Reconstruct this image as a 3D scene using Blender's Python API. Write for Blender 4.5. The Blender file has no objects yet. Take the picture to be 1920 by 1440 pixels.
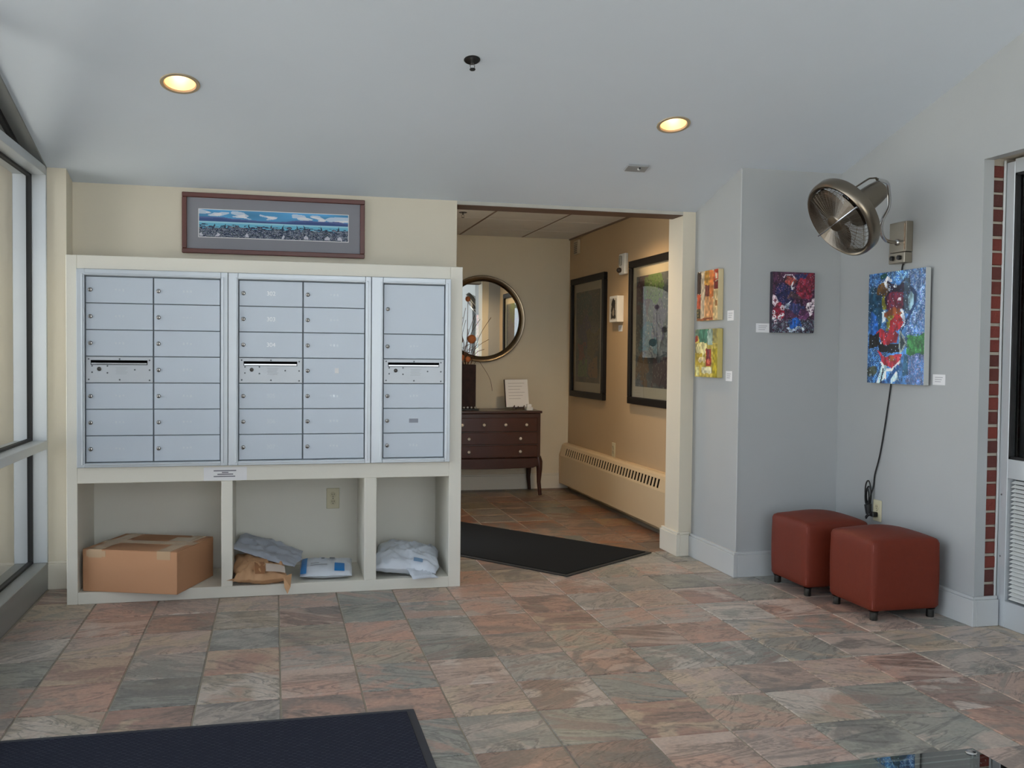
import bpy, bmesh, math, random
import numpy as np
from mathutils import Vector, Matrix

C = bpy.context.scene.collection
random.seed(4)
PI = math.pi

# ------------------------------------------------------------------ camera, world, exposure
cam_data = bpy.data.cameras.new('camera')
cam = bpy.data.objects.new('camera', cam_data)
C.objects.link(cam)
cam_data.sensor_width = 36.0
cam_data.lens = 34.03
cam_data.clip_start = 0.02
cam.matrix_world = Matrix(((0.971034, -0.002638, -0.238928, 0.98458),
                           (-0.238733, 0.031205, -0.970584, -5.10415),
                           (0.010016, 0.99951, 0.029672, 1.25),
                           (0, 0, 0, 1)))
scn = bpy.context.scene
scn.camera = cam
scn.view_settings.view_transform = 'Standard'
scn.view_settings.look = 'None'
scn.view_settings.gamma = 1.0
scn.view_settings.use_curve_mapping = False
scn.view_settings.exposure = 2.13

world = bpy.data.worlds.new('overcast_sky')
scn.world = world
world.use_nodes = True
bg = world.node_tree.nodes['Background']
bg.inputs['Color'].default_value = (0.86, 0.91, 1.0, 1)
bg.inputs['Strength'].default_value = 0.85

sun = bpy.data.objects.new('sun', bpy.data.lights.new('sun', 'SUN'))
C.objects.link(sun)
sun.data.energy = 8.5
sun.data.angle = 0.03
sun.data.color = (1.0, 0.95, 0.88)
sun.rotation_euler = Vector((-0.50, 0.36, -0.79)).to_track_quat('-Z', 'Y').to_euler()

WARM_CORRIDOR = 14.0
WARM_CAN = 2.2


def lamp(name, kind, loc, energy, color, size=0.05, rot=None, spot=None):
    d = bpy.data.lights.new(name, kind)
    d.energy = energy
    d.color = color
    if kind == 'SPOT':
        d.spot_size = spot or 1.8
        d.spot_blend = 0.6
    if kind in ('POINT', 'SPOT'):
        d.shadow_soft_size = size
    o = bpy.data.objects.new(name, d)
    C.objects.link(o)
    o.location = loc
    if rot:
        o.rotation_euler = rot
    return o


# ------------------------------------------------------------------ material helpers
def lin(c):
    r = []
    for v in c[:3]:
        v = v / 255.0
        r.append(v / 12.92 if v <= 0.04045 else ((v + 0.055) / 1.055) ** 2.4)
    return (r[0], r[1], r[2], 1.0)


MATS = {}


def mat(name, rgb, rough=0.6, metal=0.0, var=0.06, scale=6.0, bump=0.0, bscale=60.0, spec=0.5, coat=0.0):
    """principled paint / metal / fabric with a little noise in its colour and relief"""
    if name in MATS:
        return MATS[name]
    m = bpy.data.materials.new(name)
    m.use_nodes = True
    nt = m.node_tree
    p = nt.nodes['Principled BSDF']
    p.inputs['Roughness'].default_value = rough
    p.inputs['Metallic'].default_value = metal
    p.inputs['Specular IOR Level'].default_value = spec
    p.inputs['Coat Weight'].default_value = coat
    tc = nt.nodes.new('ShaderNodeTexCoord')
    n = nt.nodes.new('ShaderNodeTexNoise')
    n.inputs['Scale'].default_value = scale
    n.inputs['Detail'].default_value = 3
    nt.links.new(tc.outputs['Object'], n.inputs['Vector'])
    mx = nt.nodes.new('ShaderNodeMix')
    mx.data_type = 'RGBA'
    c = lin(rgb)
    mx.inputs['A'].default_value = tuple(max(0, v * (1 - var)) for v in c[:3]) + (1,)
    mx.inputs['B'].default_value = tuple(min(1, v * (1 + var)) for v in c[:3]) + (1,)
    nt.links.new(n.outputs['Fac'], mx.inputs['Factor'])
    nt.links.new(mx.outputs['Result'], p.inputs['Base Color'])
    if bump > 0:
        n2 = nt.nodes.new('ShaderNodeTexNoise')
        n2.inputs['Scale'].default_value = bscale
        n2.inputs['Detail'].default_value = 2
        nt.links.new(tc.outputs['Object'], n2.inputs['Vector'])
        b = nt.nodes.new('ShaderNodeBump')
        b.inputs['Strength'].default_value = bump
        b.inputs['Distance'].default_value = 0.004
        nt.links.new(n2.outputs['Fac'], b.inputs['Height'])
        nt.links.new(b.outputs['Normal'], p.inputs['Normal'])
    MATS[name] = m
    return m


def glass_mat(name, tint=(0.86, 0.93, 0.92), f0=0.06, rough=0.0, extra=0.0):
    """flat pane: see-through with a mirror-like surface reflection that grows at grazing angles"""
    m = bpy.data.materials.new(name)
    m.use_nodes = True
    nt = m.node_tree
    nt.nodes.clear()
    out = nt.nodes.new('ShaderNodeOutputMaterial')
    tr = nt.nodes.new('ShaderNodeBsdfTransparent')
    tr.inputs['Color'].default_value = (*tint, 1)
    gl = nt.nodes.new('ShaderNodeBsdfGlossy')
    gl.inputs['Roughness'].default_value = rough
    fr = nt.nodes.new('ShaderNodeFresnel')
    fr.inputs['IOR'].default_value = 1.5
    ad = nt.nodes.new('ShaderNodeMath')
    ad.operation = 'ADD'
    ad.use_clamp = True
    ad.inputs[1].default_value = extra
    nt.links.new(fr.outputs['Fac'], ad.inputs[0])
    mx = nt.nodes.new('ShaderNodeMixShader')
    nt.links.new(ad.outputs[0], mx.inputs['Fac'])
    nt.links.new(tr.outputs[0], mx.inputs[1])
    nt.links.new(gl.outputs[0], mx.inputs[2])
    nt.links.new(mx.outputs[0], out.inputs['Surface'])
    MATS[name] = m
    return m


def emit_mat(name, rgb, strength):
    m = bpy.data.materials.new(name)
    m.use_nodes = True
    p = m.node_tree.nodes['Principled BSDF']
    p.inputs['Base Color'].default_value = lin(rgb)
    p.inputs['Emission Color'].default_value = lin(rgb)
    p.inputs['Emission Strength'].default_value = strength
    MATS[name] = m
    return m


def canvas_mat(name, rough=0.45, bump=0.0):
    """paint colours come from the canvas's own colour attribute"""
    m = bpy.data.materials.new(name)
    m.use_nodes = True
    nt = m.node_tree
    p = nt.nodes['Principled BSDF']
    p.inputs['Roughness'].default_value = rough
    a = nt.nodes.new('ShaderNodeAttribute')
    a.attribute_name = 'Col'
    nt.links.new(a.outputs['Color'], p.inputs['Base Color'])
    if bump:
        n = nt.nodes.new('ShaderNodeTexNoise')
        n.inputs['Scale'].default_value = 70
        tc = nt.nodes.new('ShaderNodeTexCoord')
        nt.links.new(tc.outputs['Object'], n.inputs['Vector'])
        b = nt.nodes.new('ShaderNodeBump')
        b.inputs['Strength'].default_value = bump
        b.inputs['Distance'].default_value = 0.003
        nt.links.new(n.outputs['Fac'], b.inputs['Height'])
        nt.links.new(b.outputs['Normal'], p.inputs['Normal'])
    MATS[name] = m
    return m


def ramp(nt, stops):
    r = nt.nodes.new('ShaderNodeValToRGB')
    e = r.color_ramp.elements
    while len(e) < len(stops):
        e.new(0.5)
    for i, (pos, col) in enumerate(stops):
        e[i].position = pos
        e[i].color = lin(col)
    return r


def slate_mat(name='multicolour_slate', key='slate', value=1.03, sat=0.74):
    """multicolour slate: each tile object draws its own tones, streak direction and patches"""
    m = bpy.data.materials.new(name)
    m.use_nodes = True
    nt = m.node_tree
    L = nt.links.new
    p = nt.nodes['Principled BSDF']
    oi = nt.nodes.new('ShaderNodeObjectInfo')
    tc = nt.nodes.new('ShaderNodeTexCoord')

    def math_(op, a, b=None):
        n = nt.nodes.new('ShaderNodeMath')
        n.operation = op
        for i, v in enumerate((a, b)):
            if v is None:
                continue
            if isinstance(v, (int, float)):
                n.inputs[i].default_value = v
            else:
                L(v, n.inputs[i])
        return n.outputs[0]
    rnd = oi.outputs['Random']
    off = nt.nodes.new('ShaderNodeCombineXYZ')
    L(math_('MULTIPLY', rnd, 91.0), off.inputs[0])
    L(math_('MULTIPLY', rnd, 57.0), off.inputs[1])
    L(math_('MULTIPLY', rnd, 33.0), off.inputs[2])
    rot = nt.nodes.new('ShaderNodeVectorRotate')
    rot.rotation_type = 'Z_AXIS'
    L(tc.outputs['Object'], rot.inputs['Vector'])
    ang = math_('MULTIPLY', math_('SUBTRACT', math_('FRACT', math_('MULTIPLY', rnd, 13.7)), 0.5), 1.5)
    L(ang, rot.inputs['Angle'])
    st = nt.nodes.new('ShaderNodeVectorMath')
    st.operation = 'MULTIPLY'
    st.inputs[1].default_value = (1.7, 6.0, 1.0)
    L(rot.outputs[0], st.inputs[0])
    ad = nt.nodes.new('ShaderNodeVectorMath')
    ad.operation = 'ADD'
    L(st.outputs[0], ad.inputs[0])
    L(off.outputs[0], ad.inputs[1])
    ad2 = nt.nodes.new('ShaderNodeVectorMath')
    ad2.operation = 'ADD'
    L(tc.outputs['Object'], ad2.inputs[0])
    L(off.outputs[0], ad2.inputs[1])

    def noise(vec, scale, detail, dist, rough=0.55):
        n = nt.nodes.new('ShaderNodeTexNoise')
        n.inputs['Scale'].default_value = scale
        n.inputs['Detail'].default_value = detail
        n.inputs['Distortion'].default_value = dist
        n.inputs['Roughness'].default_value = rough
        L(vec, n.inputs['Vector'])
        return n.outputs['Fac']
    streak = noise(ad.outputs[0], 1.6, 7, 1.2, 0.6)
    patch = noise(ad2.outputs[0], 4.2, 5, 1.2)
    fine = noise(ad2.outputs[0], 70, 3, 0.0)
    pal_a = ramp(nt, [(0.0, (176, 160, 146)), (0.14, (182, 148, 128)), (0.26, (154, 150, 136)), (0.38, (174, 128, 104)),
                      (0.50, (172, 154, 130)), (0.62, (148, 146, 136)), (0.72, (186, 156, 138)), (0.84, (150, 114, 98)), (0.93, (166, 160, 150))])
    pal_a.color_ramp.interpolation = 'CONSTANT'
    L(rnd, pal_a.inputs['Fac'])
    pal_b = ramp(nt, [(0.0, (122, 122, 114)), (0.2, (196, 168, 150)), (0.42, (116, 106, 98)), (0.6, (172, 118, 92)), (0.75, (136, 132, 120)), (0.88, (132, 98, 86))])
    pal_b.color_ramp.interpolation = 'CONSTANT'
    L(math_('FRACT', math_('MULTIPLY', rnd, 7.31)), pal_b.inputs['Fac'])
    pal_c = ramp(nt, [(0.0, (204, 188, 174)), (0.2, (194, 136, 106)), (0.4, (136, 138, 130)), (0.6, (196, 168, 132)), (0.8, (112, 110, 106))])
    pal_c.color_ramp.interpolation = 'CONSTANT'
    L(math_('FRACT', math_('MULTIPLY', rnd, 23.9)), pal_c.inputs['Fac'])

    def mix(a, b, fac):
        n = nt.nodes.new('ShaderNodeMix')
        n.data_type = 'RGBA'
        L(a, n.inputs['A'])
        L(b, n.inputs['B'])
        L(fac, n.inputs['Factor'])
        return n.outputs['Result']

    def step(v, lo, hi):
        n = nt.nodes.new('ShaderNodeMapRange')
        n.inputs['From Min'].default_value = lo
        n.inputs['From Max'].default_value = hi
        L(v, n.inputs['Value'])
        return n.outputs['Result']
    c = mix(pal_a.outputs['Color'], pal_b.outputs['Color'], math_('MULTIPLY', step(streak, 0.50, 0.57), 0.62))
    c = mix(c, pal_c.outputs['Color'], math_('MULTIPLY', step(patch, 0.50, 0.58), 0.66))
    vein = step(math_('ABSOLUTE', math_('SUBTRACT', streak, 0.47)), 0.030, 0.004)
    rgb = nt.nodes.new('ShaderNodeRGB')
    rgb.outputs[0].default_value = lin((70, 68, 66))
    c = mix(c, rgb.outputs[0], math_('MULTIPLY', vein, 0.55))
    hsv = nt.nodes.new('ShaderNodeHueSaturation')
    L(c, hsv.inputs['Color'])
    hsv.inputs['Saturation'].default_value = sat
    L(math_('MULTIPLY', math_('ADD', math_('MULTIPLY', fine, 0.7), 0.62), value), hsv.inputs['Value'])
    L(hsv.outputs['Color'], p.inputs['Base Color'])
    L(math_('ADD', math_('MULTIPLY', patch, 0.22), 0.26), p.inputs['Roughness'])
    b = nt.nodes.new('ShaderNodeBump')
    b.inputs['Strength'].default_value = 0.35
    b.inputs['Distance'].default_value = 0.004
    L(math_('ADD', math_('MULTIPLY', streak, 1.0), math_('MULTIPLY', fine, 0.25)), b.inputs['Height'])
    L(b.outputs['Normal'], p.inputs['Normal'])
    MATS[key] = m
    return m


def brick_mat(name, a, bcol):
    m = mat(name, a, 0.85, bump=0.5, bscale=90)
    nt = m.node_tree
    oi = nt.nodes.new('ShaderNodeObjectInfo')
    mx = nt.nodes.new('ShaderNodeMix')
    mx.data_type = 'RGBA'
    p = nt.nodes['Principled BSDF']
    src = p.inputs['Base Color'].links[0].from_socket
    nt.links.new(src, mx.inputs['A'])
    mx.inputs['B'].default_value = lin(bcol)
    nt.links.new(oi.outputs['Random'], mx.inputs['Factor'])
    nt.links.new(mx.outputs['Result'], p.inputs['Base Color'])
    return m


def mat_rug(name, base, light, scale):
    """ribbed entrance matting: small blocks of looped pile, in colour and relief"""
    m = bpy.data.materials.new(name)
    m.use_nodes = True
    nt = m.node_tree
    L = nt.links.new
    p = nt.nodes['Principled BSDF']
    p.inputs['Roughness'].default_value = 0.95
    p.inputs['Specular IOR Level'].default_value = 0.15
    tc = nt.nodes.new('ShaderNodeTexCoord')
    br = nt.nodes.new('ShaderNodeTexBrick')
    br.inputs['Scale'].default_value = scale
    br.inputs['Mortar Size'].default_value = 0.12
    br.inputs['Color1'].default_value = lin(light)
    br.inputs['Color2'].default_value = lin(tuple((a + b) / 2 for a, b in zip(base, light)))
    br.inputs['Mortar'].default_value = lin(base)
    L(tc.outputs['Object'], br.inputs['Vector'])
    n = nt.nodes.new('ShaderNodeTexNoise')
    n.inputs['Scale'].default_value = 160
    L(tc.outputs['Object'], n.inputs['Vector'])
    mx = nt.nodes.new('ShaderNodeMix')
    mx.data_type = 'RGBA'
    mx.inputs['B'].default_value = lin(base)
    L(br.outputs['Color'], mx.inputs['A'])
    L(n.outputs['Fac'], mx.inputs['Factor'])
    L(mx.outputs['Result'], p.inputs['Base Color'])
    b = nt.nodes.new('ShaderNodeBump')
    b.inputs['Strength'].default_value = 0.8
    b.inputs['Distance'].default_value = 0.004
    L(br.outputs['Fac'], b.inputs['Height'])
    b.invert = True
    L(b.outputs['Normal'], p.inputs['Normal'])
    MATS[name] = m
    return m


# ------------------------------------------------------------------ mesh helpers
class MB:
    def __init__(s):
        s.v, s.f = [], []

    def add(s, vs, fs, M=None):
        o = len(s.v)
        if M is not None:
            vs = [tuple(M @ Vector(p)) for p in vs]
        s.v += [tuple(p) for p in vs]
        s.f += [tuple(i + o for i in f) for f in fs]
        return s

    def box(s, x0, x1, y0, y1, z0, z1, M=None):
        vs = [(x, y, z) for x in (x0, x1) for y in (y0, y1) for z in (z0, z1)]
        return s.add(vs, [(0, 1, 3, 2), (4, 6, 7, 5), (0, 4, 5, 1), (2, 3, 7, 6), (0, 2, 6, 4), (1, 5, 7, 3)], M)

    def prism(s, poly, axis, a, b, M=None):
        """poly: 2D points in the two remaining axes (in xyz order), extruded along axis from a to b"""
        n = len(poly)

        def P(q, t):
            if axis == 0:
                return (t, q[0], q[1])
            if axis == 1:
                return (q[0], t, q[1])
            return (q[0], q[1], t)
        vs = [P(q, a) for q in poly] + [P(q, b) for q in poly]
        fs = [tuple(range(n))[::-1], tuple(range(n, 2 * n))]
        fs += [(i, (i + 1) % n, n + (i + 1) % n, n + i) for i in range(n)]
        return s.add(vs, fs, M)

    def tube(s, pts, r, n=8, closed=False, M=None, flat=1.0):
        pts = [Vector(p) for p in pts]
        N = len(pts)
        rs = r if isinstance(r, (list, tuple)) else [r] * N
        vs, fs = [], []
        up = None
        for i, p in enumerate(pts):
            a = pts[(i - 1) % N] if (closed or i > 0) else p
            b = pts[(i + 1) % N] if (closed or i < N - 1) else p
            t = (b - a).normalized()
            if up is None:
                up = Vector((0, 0, 1)) if abs(t.z) < 0.9 else Vector((1, 0, 0))
            u = (up - t * up.dot(t))
            if u.length < 1e-5:
                u = t.orthogonal()
            u.normalize()
            up = u
            w = t.cross(u)
            for k in range(n):
                an = 2 * PI * k / n
                vs.append(p + (u * math.cos(an) * flat + w * math.sin(an)) * rs[i])
        m = N if closed else N - 1
        for i in range(m):
            j = (i + 1) % N
            for k in range(n):
                l = (k + 1) % n
                fs.append((i * n + k, i * n + l, j * n + l, j * n + k))
        if not closed:
            fs.append(tuple(range(n))[::-1])
            fs.append(tuple((N - 1) * n + k for k in range(n)))
        return s.add(vs, fs, M)

    def lathe(s, prof, n=24, M=None, cap=True):
        """prof: list of (r, z) about the z axis"""
        vs, fs = [], []
        for r, z in prof:
            for k in range(n):
                a = 2 * PI * k / n
                vs.append((r * math.cos(a), r * math.sin(a), z))
        for i in range(len(prof) - 1):
            for k in range(n):
                l = (k + 1) % n
                fs.append((i * n + k, i * n + l, (i + 1) * n + l, (i + 1) * n + k))
        if cap:
            fs.append(tuple(range(n))[::-1])
            fs.append(tuple((len(prof) - 1) * n + k for k in range(n)))
        return s.add(vs, fs, M)

    def ball(s, c, r, n=10, m=6, sz=1.0):
        prof = [(max(1e-4, r * math.sin(PI * i / m)), -r * sz * math.cos(PI * i / m)) for i in range(m + 1)]
        return s.lathe(prof, n, Matrix.Translation(c), cap=False)

    def build(s, name, m, parent=None, bevel=0.0, smooth=False, org=None, angle=35, segs=1):
        me = bpy.data.meshes.new(name)
        base = Vector(org) if org is not None else (ORG[parent.name] if parent is not None else Vector((0, 0, 0)))
        me.from_pydata([tuple(Vector(p) - base) for p in s.v], [], s.f)
        bm = bmesh.new()
        bm.from_mesh(me)
        bmesh.ops.recalc_face_normals(bm, faces=bm.faces)
        if bevel > 0:
            ed = [e for e in bm.edges if len(e.link_faces) == 2 and e.calc_face_angle(0) > 0.6]
            bmesh.ops.bevel(bm, geom=ed, offset=bevel, segments=segs, profile=0.6, affect='EDGES', clamp_overlap=True)
        bm.to_mesh(me)
        bm.free()
        if smooth:
            me.polygons.foreach_set('use_smooth', [True] * len(me.polygons))
            me.set_sharp_from_angle(angle=math.radians(angle))
        if isinstance(m, str):
            m = MATS[m]
        me.materials.append(m)
        o = bpy.data.objects.new(name, me)
        C.objects.link(o)
        if parent is not None:
            o.parent = parent
            o.location = base - ORG[parent.name]
        else:
            o.location = base
        ORG[o.name] = base
        return o


ORG = {}


def thing(name, loc, label=None, cat=None, group=None, kind=None):
    o = bpy.data.objects.new(name, None)
    C.objects.link(o)
    o.empty_display_size = 0.1
    o.location = loc
    ORG[o.name] = Vector(loc)
    return tag(o, label, cat, group, kind)


def tag(o, label=None, cat=None, group=None, kind=None):
    if label:
        o['label'] = label
    if cat:
        o['category'] = cat
    if group:
        o['group'] = group
    if kind:
        o['kind'] = kind
    return o


def struct(o):
    o['kind'] = 'structure'
    return o


def frame_mat(origin, xdir, zdir):
    """matrix whose local z is zdir and local x near xdir, at origin"""
    z = Vector(zdir).normalized()
    x = Vector(xdir)
    x = (x - z * x.dot(z)).normalized()
    y = z.cross(x)
    M = Matrix((x, y, z)).transposed().to_4x4()
    M.translation = Vector(origin)
    return M


def text_mesh(name, body, size, M, m, parent, extrude=0.0005, align='CENTER'):
    cu = bpy.data.curves.new(name, 'FONT')
    cu.body = body
    cu.size = size
    cu.extrude = extrude
    cu.align_x = align
    cu.align_y = 'CENTER'
    t = bpy.data.objects.new(name, cu)
    me = bpy.data.meshes.new_from_object(t)
    bpy.data.objects.remove(t)
    bpy.data.curves.remove(cu)
    b = MB()
    b.add([tuple(v.co) for v in me.vertices], [tuple(p.vertices) for p in me.polygons], M)
    bpy.data.meshes.remove(me)
    return b.build(name, m, parent)


# ------------------------------------------------------------------ painted canvases
class Art:
    def __init__(s, w, h, bgc, seed=1):
        s.w, s.h = w, h
        s.r = np.random.RandomState(seed)
        s.im = np.ones((h, w, 3)) * np.array(bgc, float)
        y, x = np.mgrid[0:h, 0:w]
        s.u = (x + 0.5) / w
        s.v = (y + 0.5) / h

    def noise(s, n):
        """smooth value noise, n cells across"""
        g = s.r.rand(n + 2, n + 2)
        X, Y = s.u * n, s.v * n
        i, j = X.astype(int), Y.astype(int)
        fx, fy = X - i, Y - j
        fx, fy = fx * fx * (3 - 2 * fx), fy * fy * (3 - 2 * fy)
        return (g[j, i] * (1 - fx) + g[j, i + 1] * fx) * (1 - fy) + (g[j + 1, i] * (1 - fx) + g[j + 1, i + 1] * fx) * fy

    def put(s, mask, col, a=1.0):
        m = mask.astype(float)[..., None] * a
        s.im = s.im * (1 - m) + np.array(col, float) * m

    def wob(s, amt=0.03, n=9):
        return (s.noise(n) - 0.5) * amt * 2, (s.noise(n) - 0.5) * amt * 2

    def rect(s, x0, y0, x1, y1, col, a=1.0, amt=0.02):
        du, dv = s.wob(amt)
        u, v = s.u + du, s.v + dv
        s.put((u >= x0) & (u < x1) & (v >= y0) & (v < y1), col, a)

    def ell(s, cx, cy, rx, ry, col, a=1.0, amt=0.02):
        du, dv = s.wob(amt)
        s.put(((s.u + du - cx) / rx) ** 2 + ((s.v + dv - cy) / ry) ** 2 < 1, col, a)

    def poly(s, pts, col, a=1.0, amt=0.01):
        du, dv = s.wob(amt)
        u, v = s.u + du, s.v + dv
        ins = np.zeros(u.shape, bool)
        n = len(pts)
        for i in range(n):
            (xa, ya), (xb, yb) = pts[i], pts[(i + 1) % n]
            if ya == yb:
                continue
            c = ((ya > v) != (yb > v)) & (u < (xb - xa) * (v - ya) / (yb - ya) + xa)
            ins ^= c
        s.put(ins, col, a)

    def line(s, pts, wd, col, a=1.0):
        du, dv = s.wob(0.012)
        u, v = s.u + du, s.v + dv
        asp = s.h / s.w
        d = np.full(u.shape, 9.0)
        for (xa, ya), (xb, yb) in zip(pts[:-1], pts[1:]):
            dx, dy = xb - xa, (yb - ya) * asp
            t = np.clip(((u - xa) * dx + (v - ya) * asp * dy) / (dx * dx + dy * dy + 1e-9), 0, 1)
            d = np.minimum(d, np.hypot(u - xa - t * dx, (v - ya) * asp - t * dy))
        s.put(d < wd, col, a)

    def speck(s, x0, y0, x1, y1, cols, dens):
        k = s.r.rand(s.h, s.w)
        m = (s.u >= x0) & (s.u < x1) & (s.v >= y0) & (s.v < y1) & (k < dens)
        pick = s.r.randint(0, len(cols), (s.h, s.w))
        for i, c in enumerate(cols):
            s.put(m & (pick == i), c, 0.85)

    def tone(s, n, amt):
        s.im = s.im * (1 + ((s.noise(n) - 0.5) * 2 * amt)[..., None])

    def build(s, name, tl, tr, bl, m, parent):
        tl, tr, bl = Vector(tl), Vector(tr), Vector(bl)
        ex, ey = tr - tl, bl - tl
        W, H = s.w, s.h
        base = ORG[parent.name]
        vs = np.array([tuple(tl + ex * (i / W) + ey * (j / H) - base) for j in range(H + 1) for i in range(W + 1)])
        q = np.array([(j * (W + 1) + i, (j + 1) * (W + 1) + i, (j + 1) * (W + 1) + i + 1, j * (W + 1) + i + 1)
                      for j in range(H) for i in range(W)])
        me = bpy.data.meshes.new(name)
        me.from_pydata(vs.tolist(), [], q.tolist())
        c = np.clip(s.im, 0, 255).reshape(-1, 3) / 255.0
        c = np.where(c <= 0.04045, c / 12.92, ((c + 0.055) / 1.055) ** 2.4)
        c = np.hstack([c, np.ones((len(c), 1))])
        at = me.color_attributes.new('Col', 'FLOAT_COLOR', 'CORNER')
        at.data.foreach_set('color', np.repeat(c, 4, axis=0).ravel())
        me.materials.append(MATS[m])
        o = bpy.data.objects.new(name, me)
        C.objects.link(o)
        o.parent = parent
        ORG[o.name] = base
        return o


# ------------------------------------------------------------------ materials
mat('cream_paint', (214, 206, 188), 0.55, var=0.02, bump=0.05, bscale=160)
mat('wall_white', (168, 171, 172), 0.55, var=0.02, bump=0.05, bscale=160)
mat('ceiling_white', (211, 220, 231), 0.75, var=0.015)
mat('cabinet_paint', (222, 219, 208), 0.5, var=0.02, bump=0.05, bscale=160)
mat('corridor_paint', (218, 208, 186), 0.6, var=0.02, bump=0.05, bscale=160)
mat('trim_white', (186, 189, 190), 0.4, var=0.02)
mat('cream_trim', (218, 212, 198), 0.45, var=0.02)
mat('aluminium', (196, 201, 205), 0.38, 0.35, var=0.02)
mat('aluminium_dull', (150, 152, 150), 0.45, 0.4, var=0.03)
mat('mailbox_silver', (189, 199, 211), 0.42, 0.12, var=0.02)
mat('mailbox_frame', (190, 197, 204), 0.34, 0.3, var=0.02)
mat('dark_gap', (26, 28, 32), 0.8)
mat('chrome', (200, 200, 200), 0.16, 1.0, var=0.02)
mat('lock_metal', (150, 148, 145), 0.25, 0.9)
mat('black_rubber', (22, 22, 24), 0.6)
mat('black_plastic', (18, 18, 20), 0.4)
mat('outlet_beige', (205, 198, 168), 0.4, var=0.02)
mat('white_plastic', (225, 226, 224), 0.4, var=0.02)
mat('paper_white', (226, 226, 228), 0.8, var=0.01)
mat('ink_grey', (120, 120, 128), 0.8)
mat('grout', (158, 150, 136), 0.9, var=0.12, scale=20)
mat('mortar', (176, 168, 155), 0.95, var=0.1, bump=0.5)
brick_mat('brick_red', (116, 50, 40), (76, 40, 36))
slate_mat()
slate_mat('darker_slate', 'slate_dark', 0.55, 1.15)  # same slate, darker and more saturated, for the corridor tiles
glass_mat('window_glass', (0.88, 0.91, 0.90))
glass_mat('picture_glass', (0.96, 0.97, 0.96))
glass_mat('table_glass', (0.62, 0.76, 0.72), extra=0.22)
canvas_mat('art_paint', 0.30, 0.35)
canvas_mat('art_print', 0.7)

# ------------------------------------------------------------------ floor
X0, XS, YS0, YS = 0.427, 0.2925, -1.22, 0.315
fl = struct(MB().box(-0.3, 4.7, -7.6, 3.8, -0.12, -0.004).build('floor', 'grout'))
rest = MB()
n_tiles = 0
for i in range(-2, 15):
    for j in range(-21, 17):
        xa, xb = X0 + i * XS, X0 + (i + 1) * XS
        ya, yb = YS0 + j * YS, YS0 + (j + 1) * YS
        xa, xb = max(xa, -0.155), min(xb, 4.42)
        ya, yb = max(ya, -7.5), min(yb, 3.72)
        if xb - xa < 0.02 or yb - ya < 0.02:
            continue
        cx, cy = (xa + xb) / 2, (ya + yb) / 2
        if ya > 0.45 and xb < 1.9:
            continue
        if xa > 3.6 and ya > -0.05:
            continue
        g = 0.003
        dz = random.uniform(-0.0008, 0.0008)
        seen = yb > -2.55
        if not seen:
            rest.box(xa + g, xb - g, ya + g, yb - g, -0.02, dz)
            continue
        b = MB().box(xa + g, xb - g, ya + g, yb - g, -0.02, dz)
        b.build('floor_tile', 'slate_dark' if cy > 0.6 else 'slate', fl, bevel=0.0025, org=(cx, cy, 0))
        n_tiles += 1
o = rest.build('floor_tile', 'slate', fl)
o['kind'] = 'stuff'

# ------------------------------------------------------------------ ceiling (sloped) with holes for the downlights
SL = 0.27


def cz(y):
    return 2.155 + SL * (0.53 - y)


CANS = [(0.576, -0.535), (2.953, -0.486)]
bm = bmesh.new()
pts = [(-0.24, 0.53), (4.32, 0.53), (4.32, -7.5), (-0.24, -7.5)]
loops = [[bm.verts.new((x, y, cz(y))) for x, y in pts]]
for cx, cy in CANS:
    loops.append([bm.verts.new((cx + 0.068 * math.cos(2 * PI * k / 32), cy + 0.068 * math.sin(2 * PI * k / 32),
                                cz(cy + 0.068 * math.sin(2 * PI * k / 32)))) for k in range(32)])
ed = []
for lp in loops:
    for k in range(len(lp)):
        ed.append(bm.edges.new((lp[k], lp[(k + 1) % len(lp)])))
bmesh.ops.triangle_fill(bm, use_beauty=True, edges=ed)
me = bpy.data.meshes.new('ceiling')
bm.to_mesh(me)
bm.free()
me.materials.append(MATS['ceiling_white'])
ceil = bpy.data.objects.new('ceiling', me)
C.objects.link(ceil)
struct(ceil)
# roof deck above the plaster keeps the sky out of the ceiling void
struct(MB().prism([(0.9, cz(0.9) + 0.42), (-7.7, cz(-7.7) + 0.42), (-7.7, cz(-7.7) + 0.5), (0.9, cz(0.9) + 0.5)], 0, -0.6, 6.4)
       .build('roof', 'dark_gap'))
struct(MB().box(1.6, 6.4, 0.9, 4.4, 2.75, 2.83).build('roof', 'dark_gap'))

# ------------------------------------------------------------------ walls
YB = 0.53
wb = struct(MB().box(-0.067, 2.028, YB, 0.75, 0, 2.7).build('wall_back', 'cream_paint'))
MB().box(2.028, 3.46, YB, 0.70, 2.134, 2.7).build('header', mat('header_paint', (180, 178, 170), 0.6), wb)
MB().box(2.028, 3.46, YB + 0.003, 0.697, 2.130, 2.136).build('soffit_board', mat('soffit_brown', (92, 66, 50), 0.6), wb)
MB().box(3.46, 3.545, YB, 0.75, 0, 2.75).build('jamb', 'cream_paint', wb)
b = MB().box(3.435, 3.46, 0.505, 0.775, 0, 0.135).box(3.46, 3.52, 0.505, YB, 0, 0.135)
b.box(3.442, 3.46, 0.512, 0.77, 0.135, 0.15).box(3.46, 3.527, 0.512, YB, 0.135, 0.15)
struct(b.build('baseboard_opening', 'cream_trim', bevel=0.002))

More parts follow.
